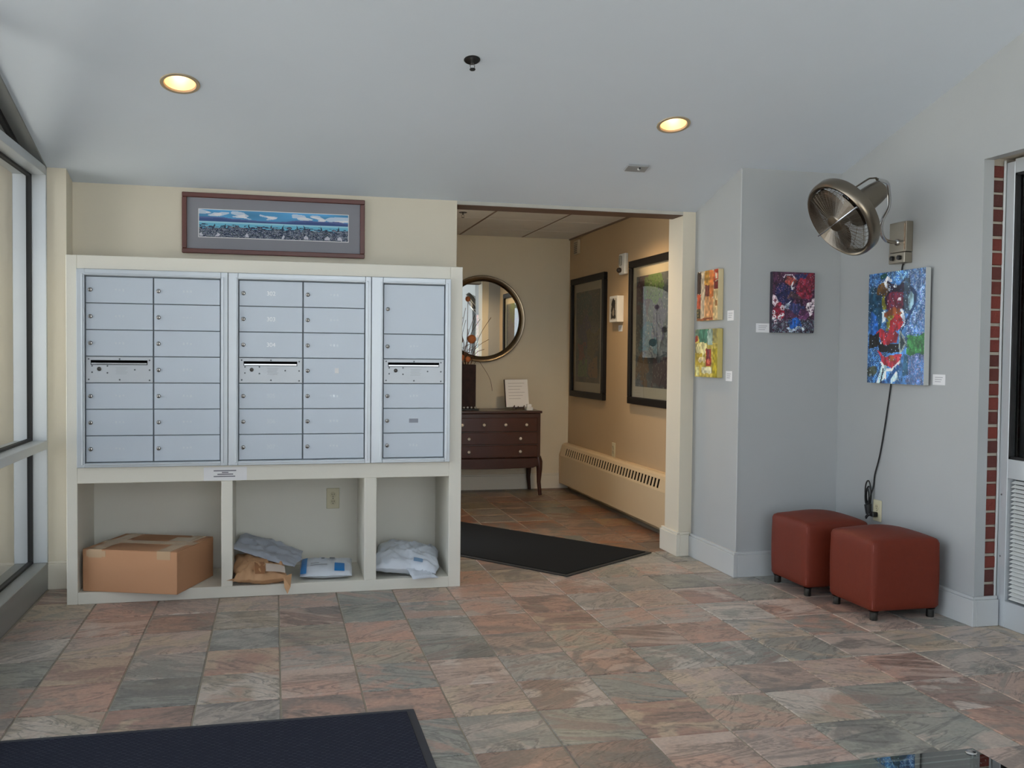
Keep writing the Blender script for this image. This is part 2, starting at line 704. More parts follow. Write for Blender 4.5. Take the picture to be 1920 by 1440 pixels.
# alcove mass: face towards the depth and face towards the camera
wa = struct(MB().box(3.545, 4.7, -0.08, 0.75, 0, 2.9).build('wall_alcove', 'wall_white'))
MB().tube([(3.545, -0.08, 0.15), (3.545, -0.08, 2.31)], 0.0035, 6).build('corner_bead', 'trim_white', wa)
b = MB().box(3.52, 3.545, -0.105, YB - 0.02, 0, 0.128).box(3.545, 4.18, -0.105, -0.08, 0, 0.128)
b.box(3.527, 3.545, -0.098, YB - 0.02, 0.128, 0.142).box(3.545, 4.18, -0.098, -0.08, 0.128, 0.142)
struct(b.build('baseboard_alcove', 'trim_white', bevel=0.002))

# right wall, with the brick reveal and the door opening
XR = 4.18
wr = struct(MB().prism([(-0.08, 0), (-1.24, 0), (-1.24, 2.18), (-3.5, 2.18), (-3.5, 0), (-7.5, 0), (-7.5, cz(-7.5) + 0.05), (-0.08, cz(-0.08) + 0.05)],
                       0, XR, 4.235).build('wall_right', 'wall_white'))
b = MB().box(4.236, 4.4, -1.226, -0.9, 0, 2.2).box(4.236, 4.4, -3.9, -3.514, 0, 2.2).box(4.236, 4.4, -3.9, -0.9, 2.19, 4.3)
b.build('mortar_backing', 'mortar', wr)
z = 0.135
k = 0
while z < 2.16:
    h = random.uniform(0.053, 0.058)
    b = MB().box(4.237, 4.294 + random.uniform(-0.002, 0.002), -1.234 - random.uniform(0, 0.004), -1.15, z, min(z + h, 2.185))
    b.build('brick', 'brick_red', wr, bevel=0.003, org=(4.26, -1.2, z))
    z += 0.0678
MB().tube([(4.297, -1.236, 0.135), (4.299, -1.237, 0.7), (4.296, -1.236, 1.3), (4.298, -1.237, 2.18)], 0.006, 6).build(
    'caulk_bead', 'trim_white', wr, smooth=True)
b = MB().box(XR - 0.022, XR, -1.262, -0.105, 0, 0.125).box(XR, 4.30, -1.262, -1.24, 0, 0.125)
b.box(XR - 0.014, XR, -1.254, -0.105, 0.125, 0.139).box(XR, 4.30, -1.254, -1.24, 0.125, 0.139)
struct(b.build('baseboard_right', 'trim_white', bevel=0.002))
struct(MB().box(XR - 0.022, XR, -7.5, -3.5, 0, 0.13).build('baseboard_right', 'trim_white', bevel=0.002))
struct(MB().box(4.7, 4.76, -3.9, -0.2, -0.1, 2.6).build('wall_exterior', 'brick_red'))
struct(MB().box(4.3, 4.76, -3.9, -0.2, 2.45, 2.5).build('exterior_shade_slab', 'dark_gap'))  # unseen slab added to keep the brick beyond the door glass dark

# left column beside the glazing and the wall end
wl = struct(MB().box(-0.24, -0.067, 0.37, 0.75, 0, 2.6).build('wall_left', 'cream_paint'))
b = MB().box(-0.16, -0.012, 0.352, 0.37, 0, 0.135).box(-0.16, -0.012, 0.358, 0.37, 0.135, 0.148)
struct(b.build('baseboard_left', 'cream_trim', bevel=0.002))

# wall behind the camera with a glazed entrance
wf = MB().box(-0.3, 0.3, -7.6, -7.5, 0, 4.6).box(3.9, 4.7, -7.6, -7.5, 0, 4.6).box(0.3, 3.9, -7.6, -7.5, 3.5, 4.6)
struct(wf.build('wall_front', 'wall_white'))

# corridor beyond the opening
XC = 3.69
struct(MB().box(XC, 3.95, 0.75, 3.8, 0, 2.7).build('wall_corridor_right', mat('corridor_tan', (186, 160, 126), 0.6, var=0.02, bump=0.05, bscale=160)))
struct(MB().box(1.7, 3.95, 3.65, 3.8, 0, 2.7).build('wall_corridor_back', 'corridor_paint'))
struct(MB().box(1.8, 1.9, 0.75, 0.9, 0, 2.7).box(1.8, 1.9, 2.0, 3.65, 0, 2.7).box(1.8, 1.9, 0.9, 2.0, 2.25, 2.7)
       .build('wall_corridor_left', 'corridor_paint'))
b = MB().box(1.9, XC, 3.632, 3.65, 0, 0.128).box(1.9, XC, 3.638, 3.65, 0.128, 0.142)
struct(b.build('baseboard_corridor', 'cream_trim', bevel=0.002))
cg = struct(MB().box(1.8, 3.75, 0.74, 3.7, 2.36, 2.42).build('ceiling_corridor', 'dark_gap'))
gb = MB()
xs = [1.9, 2.045, 2.632, 3.222, XC]
ys = [0.75, 1.31, 1.92, 2.53, 3.14, 3.65]
CLIGHT = (3.05, 1.45)
for i in range(len(xs) - 1):
    for j in range(len(ys) - 1):
        MB().box(xs[i] + 0.011, xs[i + 1] - 0.011, ys[j] + 0.008, ys[j + 1] - 0.008, 2.346, 2.362).build(
            'ceiling_tile', mat('acoustic_tile', (226, 224, 220), 0.9, bump=0.6, bscale=220), cg, bevel=0.003,
            org=((xs[i] + xs[i + 1]) / 2, (ys[j] + ys[j + 1]) / 2, 2.35))
for x in xs[1:-1]:
    MB().box(x - 0.008, x + 0.008, 0.75, 3.65, 2.3475, 2.36).build('grid_bar', mat('grid_bronze', (120, 100, 84), 0.5), cg)
for y in ys[1:-1]:
    MB().box(1.9, XC, y - 0.005, y + 0.005, 2.349, 2.36).build('grid_bar', mat('grid_white', (200, 198, 192), 0.5), cg)
MB().box(XC - 0.012, XC, 0.75, 3.65, 2.335, 2.35).build('wall_angle', 'grid_bronze', cg)

# ------------------------------------------------------------------ left glazing
w1 = thing('window_1', (-0.2, -2.0, 0), kind='structure')
XG, XF = -0.24, -0.16
yn, yf = 0.352, -7.5
MB().box(XG - 0.03, XF, yf, yn + 0.018, 0, 0.142).build('sill', 'aluminium_dull', w1, bevel=0.003)
MB().box(XG - 0.03, XF, yf, yn, 0.738, 0.782).build('rail', 'aluminium', w1, bevel=0.002)
MB().box(XG - 0.03, XF, yf, yn, 2.155, 2.200).build('transom', 'aluminium', w1, bevel=0.002)
MB().box(XG - 0.03, XF, yn - 0.002, yn + 0.018, 0.142, 2.25).build('jamb', 'aluminium', w1, bevel=0.002)
for y in (-0.95, -2.25, -3.55, -4.85, -6.15, -7.45):
    MB().box(XG - 0.03, XF, y - 0.03, y + 0.03, 0.142, cz(y) - 0.03).build('mullion', 'aluminium', w1, bevel=0.002)
MB().prism([(0.37, cz(0.37) + 0.02), (0.37, cz(0.37) - 0.012), (yf, cz(yf) - 0.012), (yf, cz(yf) + 0.02)], 0, XG - 0.03, XF).build(
    'head', 'aluminium_dull', w1)
gk = MB()
for z0, z1 in ((0.142, 0.738), (0.782, 2.155)):
    gk.box(XG - 0.012, XG + 0.012, yf, yn - 0.004, z0, z0 + 0.012).box(XG - 0.012, XG + 0.012, yf, yn - 0.004, z1 - 0.012, z1)
    gk.box(XG - 0.012, XG + 0.012, yn - 0.018, yn - 0.002, z0, z1)
gk.box(XG - 0.012, XG + 0.012, yf, 0.2, 2.2, 2.212)
gk.prism([(0.2, cz(0.2) - 0.012), (0.2, cz(0.2) - 0.035), (yf, cz(yf) - 0.035), (yf, cz(yf) - 0.012)], 0, XG - 0.012, XG + 0.012)
gk.build('gasket', 'black_rubber', w1)
yy = [yn - 0.01, -0.95, -2.25, -3.55, -4.85, -6.15, -7.45]
for a, c in zip(yy[:-1], yy[1:]):
    for z0, z1 in ((0.145, 0.735), (0.785, 2.152)):
        MB().add([(XG, a, z0), (XG, c, z0), (XG, c, z1), (XG, a, z1)], [(0, 1, 2, 3)]).build('glass_pane', 'window_glass', w1)
    MB().add([(XG, a, 2.202), (XG, c, 2.202), (XG, c, cz(c) - 0.02), (XG, a, cz(a) - 0.02)], [(0, 1, 2, 3)]).build(
        'glass_pane', 'window_glass', w1)
# front entrance glazing (behind the camera)
w2 = thing('window_2', (2.1, -7.55, 0), kind='structure')
for x in (0.32, 1.5, 2.7, 3.88):
    MB().box(x - 0.03, x + 0.03, -7.58, -7.52, 0, 3.5).build('mullion', 'aluminium', w2)
for z0 in (0.05, 2.3, 3.46):
    MB().box(0.3, 3.9, -7.58, -7.52, z0 - 0.04, z0 + 0.04).build('rail', 'aluminium', w2)
MB().add([(0.3, -7.55, 0.05), (3.9, -7.55, 0.05), (3.9, -7.55, 3.5), (0.3, -7.55, 3.5)], [(0, 1, 2, 3)]).build('glass_pane', 'window_glass', w2)
# unseen glazed side door, added to bring daylight and picture glare into the corridor
w3 = thing('added_window', (1.85, 1.4, 0), kind='structure')
for y0, y1, z0, z1 in ((0.9, 0.97, 0, 2.25), (1.93, 2.0, 0, 2.25), (0.97, 1.93, 0, 0.12), (0.97, 1.93, 2.18, 2.25)):
    MB().box(1.83, 1.87, y0, y1, z0, z1).build('frame', 'aluminium', w3)
for y0, y1 in ((0.96, 1.94),):
    MB().add([(1.85, y0, 0.1), (1.85, y1, 0.1), (1.85, y1, 2.2), (1.85, y0, 2.2)], [(0, 1, 2, 3)]).build('glass_pane', 'window_glass', w3)

# outdoors: paving and the block wing wall seen through the glass
struct(MB().box(-14, -0.3, -40, 8, -0.2, -0.12).box(-0.3, 20, -40, -7.6, -0.2, -0.12).build(
    'ground', mat('concrete_paving', (190, 186, 178), 0.9, bump=0.3, scale=2)))
we = struct(MB().box(-3.4, -0.27, 0.53, 0.8, -0.12, 3.6).build('wall_wing', mat('block_joint', (96, 90, 76), 0.95)))
for r_ in range(9):
    z0 = -0.12 + r_ * 0.405
    for c_ in range(8):
        x1 = -0.275 - (c_ - (0.5 if r_ % 2 else 0)) * 0.42
        x0 = max(x1 - 0.412, -3.4)
        x1 = min(x1, -0.275)
        if x1 - x0 < 0.05:
            continue
        MB().box(x0, x1, 0.512, 0.6, z0 + 0.004, z0 + 0.399).build(
            'block', mat('split_block', (142, 134, 110), 0.95, var=0.1, bump=0.6, bscale=40), we, bevel=0.004, org=((x0 + x1) / 2, 0.53, z0))

# ------------------------------------------------------------------ door on the right: glazing over a louvred panel
d1 = thing('door_1', (4.34, -2.3, 0), kind='structure')
DX0, DX1 = 4.305, 4.36
ya, yb = -1.238, -3.5
for y0, y1, z0, z1 in ((ya - 0.052, ya, 0.0, 2.17), (yb, yb + 0.05, 0, 2.17), (-2.4, -2.34, 0, 2.17)):
    MB().box(DX0, DX1, y0, y1, z0, z1).build('stile', 'aluminium', d1, bevel=0.002)
for y0, y1 in ((-2.34, ya - 0.052), (yb + 0.05, -2.4)):
    MB().box(DX0, DX1, y0, y1, 2.115, 2.18).build('head_rail', 'aluminium', d1, bevel=0.002)
for y0, y1 in ((-2.34, ya - 0.052), (yb + 0.05, -2.4)):
    MB().box(DX0, DX1, y0, y1, 0.70, 0.79).build('mid_rail', 'aluminium', d1, bevel=0.002)
for y0, y1 in ((-2.34, ya - 0.052), (yb + 0.05, -2.4)):
    MB().box(DX0, DX1, y0, y1, 0.0, 0.125).build('bottom_rail', 'aluminium', d1, bevel=0.002)
for y0, y1 in ((-2.34, ya - 0.052), (yb + 0.05, -2.4)):
    MB().box(DX0 + 0.022, DX0 + 0.03, y0, y1, 0.79, 2.115).build('glass_pane', 'window_glass', d1)
    b = MB()
    b.box(DX0 + 0.004, DX0 + 0.024, y1 - 0.012, y1, 0.79, 2.115).box(DX0 + 0.004, DX0 + 0.024, y0, y1, 0.79, 0.802).box(
        DX0 + 0.004, DX0 + 0.024, y0, y1, 2.103, 2.115)
    b.build('gasket', 'black_rubber', d1)
    MB().box(DX1 - 0.006, DX1, y0, y1, 0.125, 0.70).build('louver_backing', mat('louver_shadow', (60, 62, 64), 0.8), d1)
    for k in range(29):
        z0 = 0.135 + k * 0.0194
        MB().prism([(DX0 + 0.010, z0), (DX0 + 0.012, z0 - 0.001), (DX0 + 0.034, z0 + 0.0095), (DX0 + 0.032, z0 + 0.0115)], 1, y0 + 0.012, y1 - 0.012).build(
            'louver', 'white_plastic', d1)
for z0 in (0.33, 0.62):
    MB().lathe([(0.004, 0), (0.004, 0.003), (0.001, 0.004)], 10, frame_mat((DX0, ya - 0.02, z0), (0, 1, 0), (-1, 0, 0))).build('screw', 'lock_metal', d1)

# ------------------------------------------------------------------ built-in cabinet that carries the mailboxes
W, H, D = 1.964, 1.718, 0.45
cab = thing('mail_cabinet', (W / 2, 0.25, 0), 'cream built-in cabinet with three open cubbies below the silver mailboxes', 'cabinet')
cp = 'cabinet_paint'
MB().box(0, 0.05, 0, YB, 0, H).build('side_panel', cp, cab, bevel=0.002)
MB().box(1.899, W, 0, YB, 0, H).build('side_panel', cp, cab, bevel=0.002)
MB().box(0.05, 1.899, 0, YB, 1.652, H).build('top_panel', cp, cab, bevel=0.002)
MB().box(0.05, 1.899, 0, D, 0.598, 0.677).build('shelf', cp, cab, bevel=0.002)
MB().box(0.05, 1.899, 0, D, 0, 0.058).build('bottom_panel', cp, cab, bevel=0.002)
MB().box(0.727, 0.783, 0, D, 0.058, 0.598).build('divider', cp, cab, bevel=0.002)
MB().box(1.449, 1.512, 0, D, 0.058, 0.598).build('divider', cp, cab, bevel=0.002)
MB().box(0.05, 1.899, D, YB, 0.0, 1.652).build('back_panel', cp, cab)

# ------------------------------------------------------------------ mailboxes
ZB, PITCH = 0.7035, 0.1303


def strokes(M, m, parent, seed):
    rr = random.Random(seed)
    b = MB()
    for i in (-1, 0, 1):
        x = i * 0.017
        b.box(x - 0.004, x + 0.004, -0.0005, 0.0005, rr.uniform(-0.006, 0), rr.uniform(0.004, 0.008), M)
    return b.build('engraved_mark', m, parent)


mat('mark_pale', (198, 206, 214), 0.3, 0.25)
mat('mark_white', (245, 247, 250), 0.3)
mat('slot_plate', (184, 190, 197), 0.4, 0.25)


def door(parent, x0, x1, z0, z1, mark=None, seed=0):
    d = MB().box(x0 + 0.002, x1 - 0.002, -0.012, 0.0, z0 + 0.002, z1 - 0.002).build('mailbox_door', 'mailbox_silver', parent, bevel=0.0012)
    zc = (z0 + z1) / 2
    MB().lathe([(0.0105, 0), (0.0105, 0.003), (0.0085, 0.006), (0.0075, 0.0065)], 16, frame_mat((x0 + 0.022, -0.012, zc), (1, 0, 0), (0, -1, 0))).build(
        'lock', 'lock_metal', d, smooth=True)
    MB().box(x0 + 0.0205, x0 + 0.0235, -0.0192, -0.018, zc - 0.005, zc + 0.005).build('keyhole', 'dark_gap', d)
    xm = x0 + (x1 - x0) * 0.5
    if isinstance(mark, str):
        bright = mark in ('302', '303', '304')
        text_mesh('apartment_number', mark, 0.030, frame_mat((xm, -0.0122, zc), (1, 0, 0), (0, -1, 0)), 'mark_white' if bright else 'mark_pale', d)
    elif mark is None:
        strokes(Matrix.Translation((xm, -0.0122, zc)), 'mark_pale', d, seed)
    elif mark == 0:
        pass
    elif mark == 1:
        MB().box(xm - 0.024, xm + 0.024, -0.0128, -0.012, zc - 0.011, zc + 0.011).build('name_plate', mat('plate_grey', (140, 146, 158), 0.5), d)
    elif mark == 2:
        MB().box(xm + 0.004, xm + 0.024, -0.0128, -0.012, zc - 0.012, zc + 0.014).build('sticker', 'paper_white', d)
    return d


def slot_panel(parent, x0, x1, z0, z1):
    d = MB().box(x0 + 0.002, x1 - 0.002, -0.014, 0.0, z0 + 0.002, z1 - 0.002).build('outgoing_mail_panel', 'slot_plate', parent, bevel=0.001)
    w, h = x1 - x0, z1 - z0

    def at(u, v):
        return x0 + u * w, z1 - v * h
    xa, za = at(0.075, 0.15)
    xb, zb = at(0.915, 0.15)
    MB().box(xa, xb, -0.0148, -0.0138, za - 0.022, za + 0.001).build('mail_slot', mat('slot_black', (5, 5, 6), 0.95, spec=0.0), d)
    MB().prism([(-0.0145, za - 0.020), (-0.017, za - 0.019), (-0.016, za - 0.012), (-0.0145, za - 0.012)], 0, xa + 0.003, xb - 0.003).build(
        'slot_flap', 'chrome', d)
    lx, lz = at(0.20, 0.47)
    MB().lathe([(0.010, 0), (0.010, 0.004), (0.006, 0.005)], 16, frame_mat((lx, -0.014, lz), (1, 0, 0), (0, -1, 0))).build('lock', mat('lock_dark', (60, 58, 56), 0.3, 0.8), d, smooth=True)
    for u, v in ((0.045, 0.10), (0.5, 0.10), (0.945, 0.14), (0.095, 0.36), (0.32, 0.36), (0.095, 0.60), (0.32, 0.62), (0.725, 0.50), (0.945, 0.51),
                 (0.045, 0.87), (0.5, 0.88), (0.945, 0.90)):
        rx, rz = at(u, v)
        MB().lathe([(0.0042, 0), (0.0036, 0.0015), (0.0015, 0.002)], 8, frame_mat((rx, -0.014, rz), (1, 0, 0), (0, -1, 0))).build('rivet', mat('rivet_dark', (96, 100, 106), 0.35, 0.7), d)
    b = MB()
    for k in range(5):
        ax, az = at(0.44 + (0.01 if k % 2 else 0), 0.42 + k * 0.058)
        bx, _ = at(0.62 - 0.015 * (k % 3), 0)
        b.box(ax, bx, -0.0144, -0.0138, az - 0.0012, az + 0.0012)
    b.build('engraved_notice', mat('notice_grey', (164, 171, 178), 0.4), d)
    return d


def mail_unit(x0, x1, cols, label):
    z0, z1 = 0.677, 1.652
    t = thing('mailbox_bank', ((x0 + x1) / 2, 0.2, z0), label, 'mailboxes', 'mailbox banks set into the cream cabinet')
    ix0, ix1 = cols[0][0] - 0.003, cols[-1][1] + 0.003
    iz0, iz1 = ZB - 0.003, ZB + 7 * PITCH + 0.003
    MB().box(x0 + 0.004, x1 - 0.004, 0.002, 0.40, z0 + 0.004, z1 - 0.004).build('casing', mat('casing_grey', (128, 136, 144), 0.6), t)
    for (a, c, e, f_) in ((x0 + 0.001, ix0, z0 + 0.001, z1 - 0.001), (ix1, x1 - 0.001, z0 + 0.001, z1 - 0.001),
                          (ix0, ix1, z0 + 0.001, iz0), (ix0, ix1, iz1, z1 - 0.001)):
        MB().box(a, c, -0.022, 0.004, e, f_).build('frame_bar', 'mailbox_frame', t, bevel=0.003, segs=2)
    # slim raised lip round the doors
    l = 0.009
    for (a, c, e, f_) in ((ix0 - l * 1.6, ix0 - l * 0.6, iz0 - l, iz1 + l), (ix1 + l * 0.6, ix1 + l * 1.6, iz0 - l, iz1 + l),
                          (ix0, ix1, iz0 - l * 1.3, iz0 - l * 0.4), (ix0, ix1, iz1 + l * 0.4, iz1 + l * 1.3)):
        MB().box(a, c, -0.027, -0.021, e, f_).build('lip', 'mailbox_frame', t, bevel=0.0015)
    return t


rows = [ZB + k * PITCH for k in range(8)]
u1 = mail_unit(0.050, 0.760, [(0.091, 0.403), (0.406, 0.722)], 'mailbox bank with two columns of doors above the cardboard box')
for k in range(7):
    if k == 3:
        slot_panel(u1, 0.091, 0.403, rows[k], rows[k + 1])
    else:
        door(u1, 0.091, 0.403, rows[k], rows[k + 1], None, k)
    door(u1, 0.406, 0.722, rows[k], rows[k + 1], None, 10 + k)
u2 = mail_unit(0.760, 1.478, [(0.812, 1.128), (1.131, 1.444)], 'middle mailbox bank with door numbers, above the brown envelope')
nums = {6: '302', 5: '303', 4: '304', 2: '305', 1: '306', 0: '307'}
for k in range(7):
    if k == 3:
        slot_panel(u2, 0.812, 1.128, rows[k], rows[k + 1])
    else:
        door(u2, 0.812, 1.128, rows[k], rows[k + 1], nums[k])
    door(u2, 1.131, 1.444, rows[k], rows[k + 1], 2 if k == 3 else None, 20 + k)
u3 = mail_unit(1.478, 1.899, [(1.542, 1.865)], 'narrow single column mailbox bank with a tall parcel door on top')
door(u3, 1.542, 1.865, rows[5], rows[7], 0)
for k in (0, 1, 2, 4):
    door(u3, 1.542, 1.865, rows[k], rows[k + 1], 1 if k == 1 else None, 30 + k)
slot_panel(u3, 1.542, 1.865, rows[3], rows[4])

# paper notice taped below the mailboxes
t = thing('paper_notice', (0.747, -0.001, 0.6), 'small white paper notice taped to the cabinet below the mailboxes', 'notice')
MB().box(0.642, 0.852, -0.0022, -0.0008, 0.600, 0.668).build('sheet', 'paper_white', t)
for x0, x1, zc in ((0.69, 0.80, 0.650), (0.73, 0.762, 0.641), (0.708, 0.785, 0.632), (0.69, 0.795, 0.621)):
    MB().box(x0, x1, -0.0027, -0.0021, zc - 0.0028, zc + 0.0028).build('print_line', 'ink_grey', t)


def outlet(name, label, o, ux, nrm):
    """duplex outlet plate; o = centre on the wall, ux = sideways, nrm = out of the wall"""
    t = thing(name, o, label, 'outlet')
    M = frame_mat(o, ux, nrm)
    MB().box(-0.036, 0.036, -0.058, 0.058, 0, 0.006, M).build('face_plate', 'outlet_beige', t, bevel=0.002)
    for s in (-1, 1):
        r = MB().lathe([(0.017, 0.006), (0.017, 0.0085), (0.016, 0.009)], 18, M @ Matrix.Translation((0, s * 0.02, 0))).build(
            'receptacle', mat('receptacle_beige', (196, 188, 156), 0.4), t)
        for dx in (-0.006, 0.006):
            MB().box(dx - 0.0012, dx + 0.0012, s * 0.02 - 0.001, s * 0.02 + 0.008, 0.0088, 0.0095, M).build('slot', 'dark_gap', r)
        MB().lathe([(0.0026, 0.0088), (0.0026, 0.0095)], 8, M @ Matrix.Translation((0, s * 0.02 - 0.008, 0))).build('slot', 'dark_gap', r)
    MB().lathe([(0.003, 0.006), (0.002, 0.0075)], 8, M).build('screw', 'lock_metal', t)
    return t


outlet('wall_outlet', 'beige duplex outlet on the back of the middle cubby', (1.312, D - 0.0005, 0.429), (1, 0, 0), (0, -1, 0))

# ------------------------------------------------------------------ parcels in the cubbies
t = thing('cardboard_box', (0.36, 0.16, 0.06), 'large brown taped cardboard box hanging over the cubby edge', 'box')
A = Vector((0.066, 0.036, 0.0585))
ex = Vector((0.461, -0.172, 0)).normalized()
ey = Vector((0.172, 0.461, 0)).normalized()
M = Matrix((ex, ey, Vector((0, 0, 1)))).transposed().to_4x4()
M.translation = A
bw, bd, bh = 0.492, 0.42, 0.21
mat('cardboard', (188, 140, 104), 0.8, var=0.05, scale=3, bump=0.06, bscale=140)
mat('cardboard_flap', (172, 126, 92), 0.8, var=0.06, scale=3)
mat('packing_tape', (190, 160, 128), 0.25, var=0.05)
b = MB()
n = 10
# walls with a slight bulge
vs, fs = [], []
MB_ = MB().box(0, bw, 0, bd, 0, bh - 0.002, M)
MB_.build('carton', 'cardboard', t, bevel=0.004, segs=2)
MB().box(0.002, bw - 0.002, 0.002, bd / 2 - 0.0015, bh - 0.003, bh + 0.001, M).build('flap', 'cardboard_flap', t, bevel=0.001)
MB().box(0.002, bw - 0.002, bd / 2 + 0.0015, bd - 0.002, bh - 0.003, bh + 0.001, M).build('flap', 'cardboard_flap', t, bevel=0.001)
MB().box(0, bw, bd / 2 - 0.036, bd / 2 + 0.036, bh + 0.001, bh + 0.0018, M).build('tape', 'packing_tape', t)
for x0 in (0.03, bw - 0.105):
    MB().box(x0, x0 + 0.07, 0.0, bd, bh + 0.001, bh + 0.0016, M).box(x0, x0 + 0.07, -0.001, 0.0, bh - 0.04, bh + 0.0016, M).build('tape', 'packing_tape', t)
MB().box(bw - 0.17, bw - 0.06, bd - 0.16, bd - 0.06, bh + 0.0017, bh + 0.0024, M).build('shipping_label', mat('worn_label', (196, 180, 160), 0.6), t)
MB().box(0.02, 0.12, -0.0015, 0.0, bh - 0.035, bh - 0.005, Matrix(M)).build('torn_tape', 'packing_tape', t)


def pouch(name, parent, m, w, l, th, M, seed, crump=0.012, nx=28, ny=24, flat=1.0, puff=0.38, mats=None):
    """padded envelope or poly bag: two crumpled sheets sealed along a thin rim"""
    rs = np.random.RandomState(seed)
    gx = rs.rand(12, 12)

    def vn(u, v, k):
        X, Y = u * k, v * k
        i, j = int(X) % 11, int(Y) % 11
        fx, fy = X - int(X), Y - int(Y)
        return ((gx[j, i] * (1 - fx) + gx[j, i + 1] * fx) * (1 - fy) + (gx[j + 1, i] * (1 - fx) + gx[j + 1, i + 1] * fx) * fy) - 0.5

    def ridge(u, v, k):
        return 0.36 - abs(vn(u, v, k)) * 2.6
    vs, fs = [], []
    for sgn in (1, -1):
        for j in range(ny + 1):
            for i in range(nx + 1):
                u, v = i / nx, j / ny
                e = (max(0, 4 * u * (1 - u)) * max(0, 4 * v * (1 - v))) ** puff
                x = (u - 0.5) * w + vn(u, v, 4) * crump * 1.5
                y = (v - 0.5) * l + vn(v, u, 4) * crump * 1.5
                z = sgn * th * 0.5 * e + (ridge(u + 0.31 * v, v, 5) + ridge(v, u + 0.27 * v, 8) * 0.7 + ridge(u, v + 0.2 * u, 11) * 0.4) * crump * (0.4 + e) * (1 if sgn > 0 else 0.3)
                if sgn < 0:
                    z *= flat
                vs.append((x, y, z))
    N = (nx + 1) * (ny + 1)
    for k, sgn in ((0, 1), (N, -1)):
        for j in range(ny):
            for i in range(nx):
                a = k + j * (nx + 1) + i
                q = (a, a + 1, a + nx + 2, a + nx + 1)
                fs.append(q if sgn > 0 else q[::-1])
    rim = [j for j in range(nx + 1)] + [j * (nx + 1) + nx for j in range(1, ny + 1)] + [ny * (nx + 1) + i for i in range(nx - 1, -1, -1)] + \
          [j * (nx + 1) for j in range(ny - 1, 0, -1)]
    for a, c in zip(rim, rim[1:] + rim[:1]):
        fs.append((a, N + a, N + c, c))
    return MB().add(vs, fs, M).build(name, m, parent, smooth=True, angle=60)


def rotm(loc, rx=0, ry=0, rz=0):
    return Matrix.Translation(loc) @ Matrix.Rotation(rz, 4, 'Z') @ Matrix.Rotation(ry, 4, 'Y') @ Matrix.Rotation(rx, 4, 'X')


mat('kraft_paper', (192, 150, 112), 0.75, var=0.1, scale=10)
mat('poly_grey', (168, 174, 186), 0.35, var=0.08, scale=8)
mat('poly_white', (205, 212, 222), 0.38, var=0.05, scale=8)
mat('parcel_blue', (30, 120, 190), 0.4)
ENV = t = thing('padded_envelope', (0.92, 0.14, 0.06), 'crumpled brown kraft envelope lying in the middle cubby under a grey mailer', 'envelope')
Mk = rotm((0.920, 0.135, 0.118), math.radians(9), math.radians(3), math.radians(4))
pouch('envelope_body', t, 'kraft_paper', 0.272, 0.34, 0.10, Mk, 11, 0.019, 40, 36)
MB().add([(1.035, -0.02, 0.10), (1.078, 0.02, 0.105), (1.07, -0.06, 0.055), (1.055, -0.075, 0.022), (1.04, -0.055, 0.052)], [(0, 1, 2), (0, 2, 4), (4, 2, 3)]).build('torn_corner', 'kraft_paper', t)
MB().add([(0.80, 0.0, 0.10), (0.80, -0.01, 0.088), (0.752, -0.03, 0.094)], [(0, 1, 2)]).build('torn_corner', 'kraft_paper', t)
t = thing('poly_mailer', (0.95, 0.24, 0.2), 'crumpled grey plastic mailer slumped over the brown envelope', 'mailer')
pouch('mailer_body', t, 'poly_grey', 0.345, 0.26, 0.036, rotm((0.962, 0.25, 0.190), math.radians(8), math.radians(17), math.radians(-12)), 5, 0.014)
t = thing('padded_parcel', (1.26, 0.15, 0.06), 'white padded parcel with a blue end band and blue square, lying in the middle cubby', 'parcel')
Mp = rotm((1.262, 0.165, 0.098), math.radians(6), 0, math.radians(-4))
pouch('parcel_body', t, 'poly_white', 0.275, 0.27, 0.062, Mp, 8, 0.006)


def decal(name, m, parent, u0, u1, v0, v1, w, l, th, M, lift=0.004, puff=0.38, n=8):
    vs, fs = [], []
    for j in range(n + 1):
        for i in range(n + 1):
            u, v = u0 + (u1 - u0) * i / n, v0 + (v1 - v0) * j / n
            e = (max(0, 4 * u * (1 - u)) * max(0, 4 * v * (1 - v))) ** puff
            vs.append(((u - 0.5) * w, (v - 0.5) * l, th * 0.5 * e + lift))
    for j in range(n):
        for i in range(n):
            a = j * (n + 1) + i
            fs.append((a, a + 1, a + n + 2, a + n + 1))
    return MB().add(vs, fs, M).build(name, m, parent, smooth=True)


decal('address_label', mat('faded_label', (205, 190, 178), 0.6), ENV, 0.56, 0.92, 0.05, 0.24, 0.272, 0.34, 0.10, Mk, 0.013)
decal('tape_strip', mat('kraft_tape', (150, 104, 70), 0.4), ENV, 0.36, 0.54, 0.02, 0.30, 0.272, 0.34, 0.10, Mk, 0.011)
decal('blue_band', 'parcel_blue', t, 0.02, 0.13, 0.02, 0.9, 0.275, 0.27, 0.062, Mp)
decal('blue_square', 'parcel_blue', t, 0.66, 0.85, 0.06, 0.42, 0.275, 0.27, 0.062, Mp)
for u0, u1, v0 in ((0.40, 0.46, 0.66), (0.56, 0.66, 0.66), (0.20, 0.36, 0.40), (0.20, 0.52, 0.30)):
    decal('print_mark', mat('print_grey', (140, 146, 156), 0.6), t, u0, u1, v0, v0 + (0.12 if v0 > 0.5 else 0.04), 0.275, 0.27, 0.062, Mp, 0.005, n=3)
t = thing('poly_bag', (1.69, 0.15, 0.06), 'puffy white plastic mailing bag alone in the narrow cubby', 'bag')
Mb = rotm((1.697, 0.185, 0.128), math.radians(8), math.radians(6), math.radians(-10))
pouch('bag_body', t, 'poly_white', 0.352, 0.36, 0.120, Mb, 21, 0.020, 44, 40)
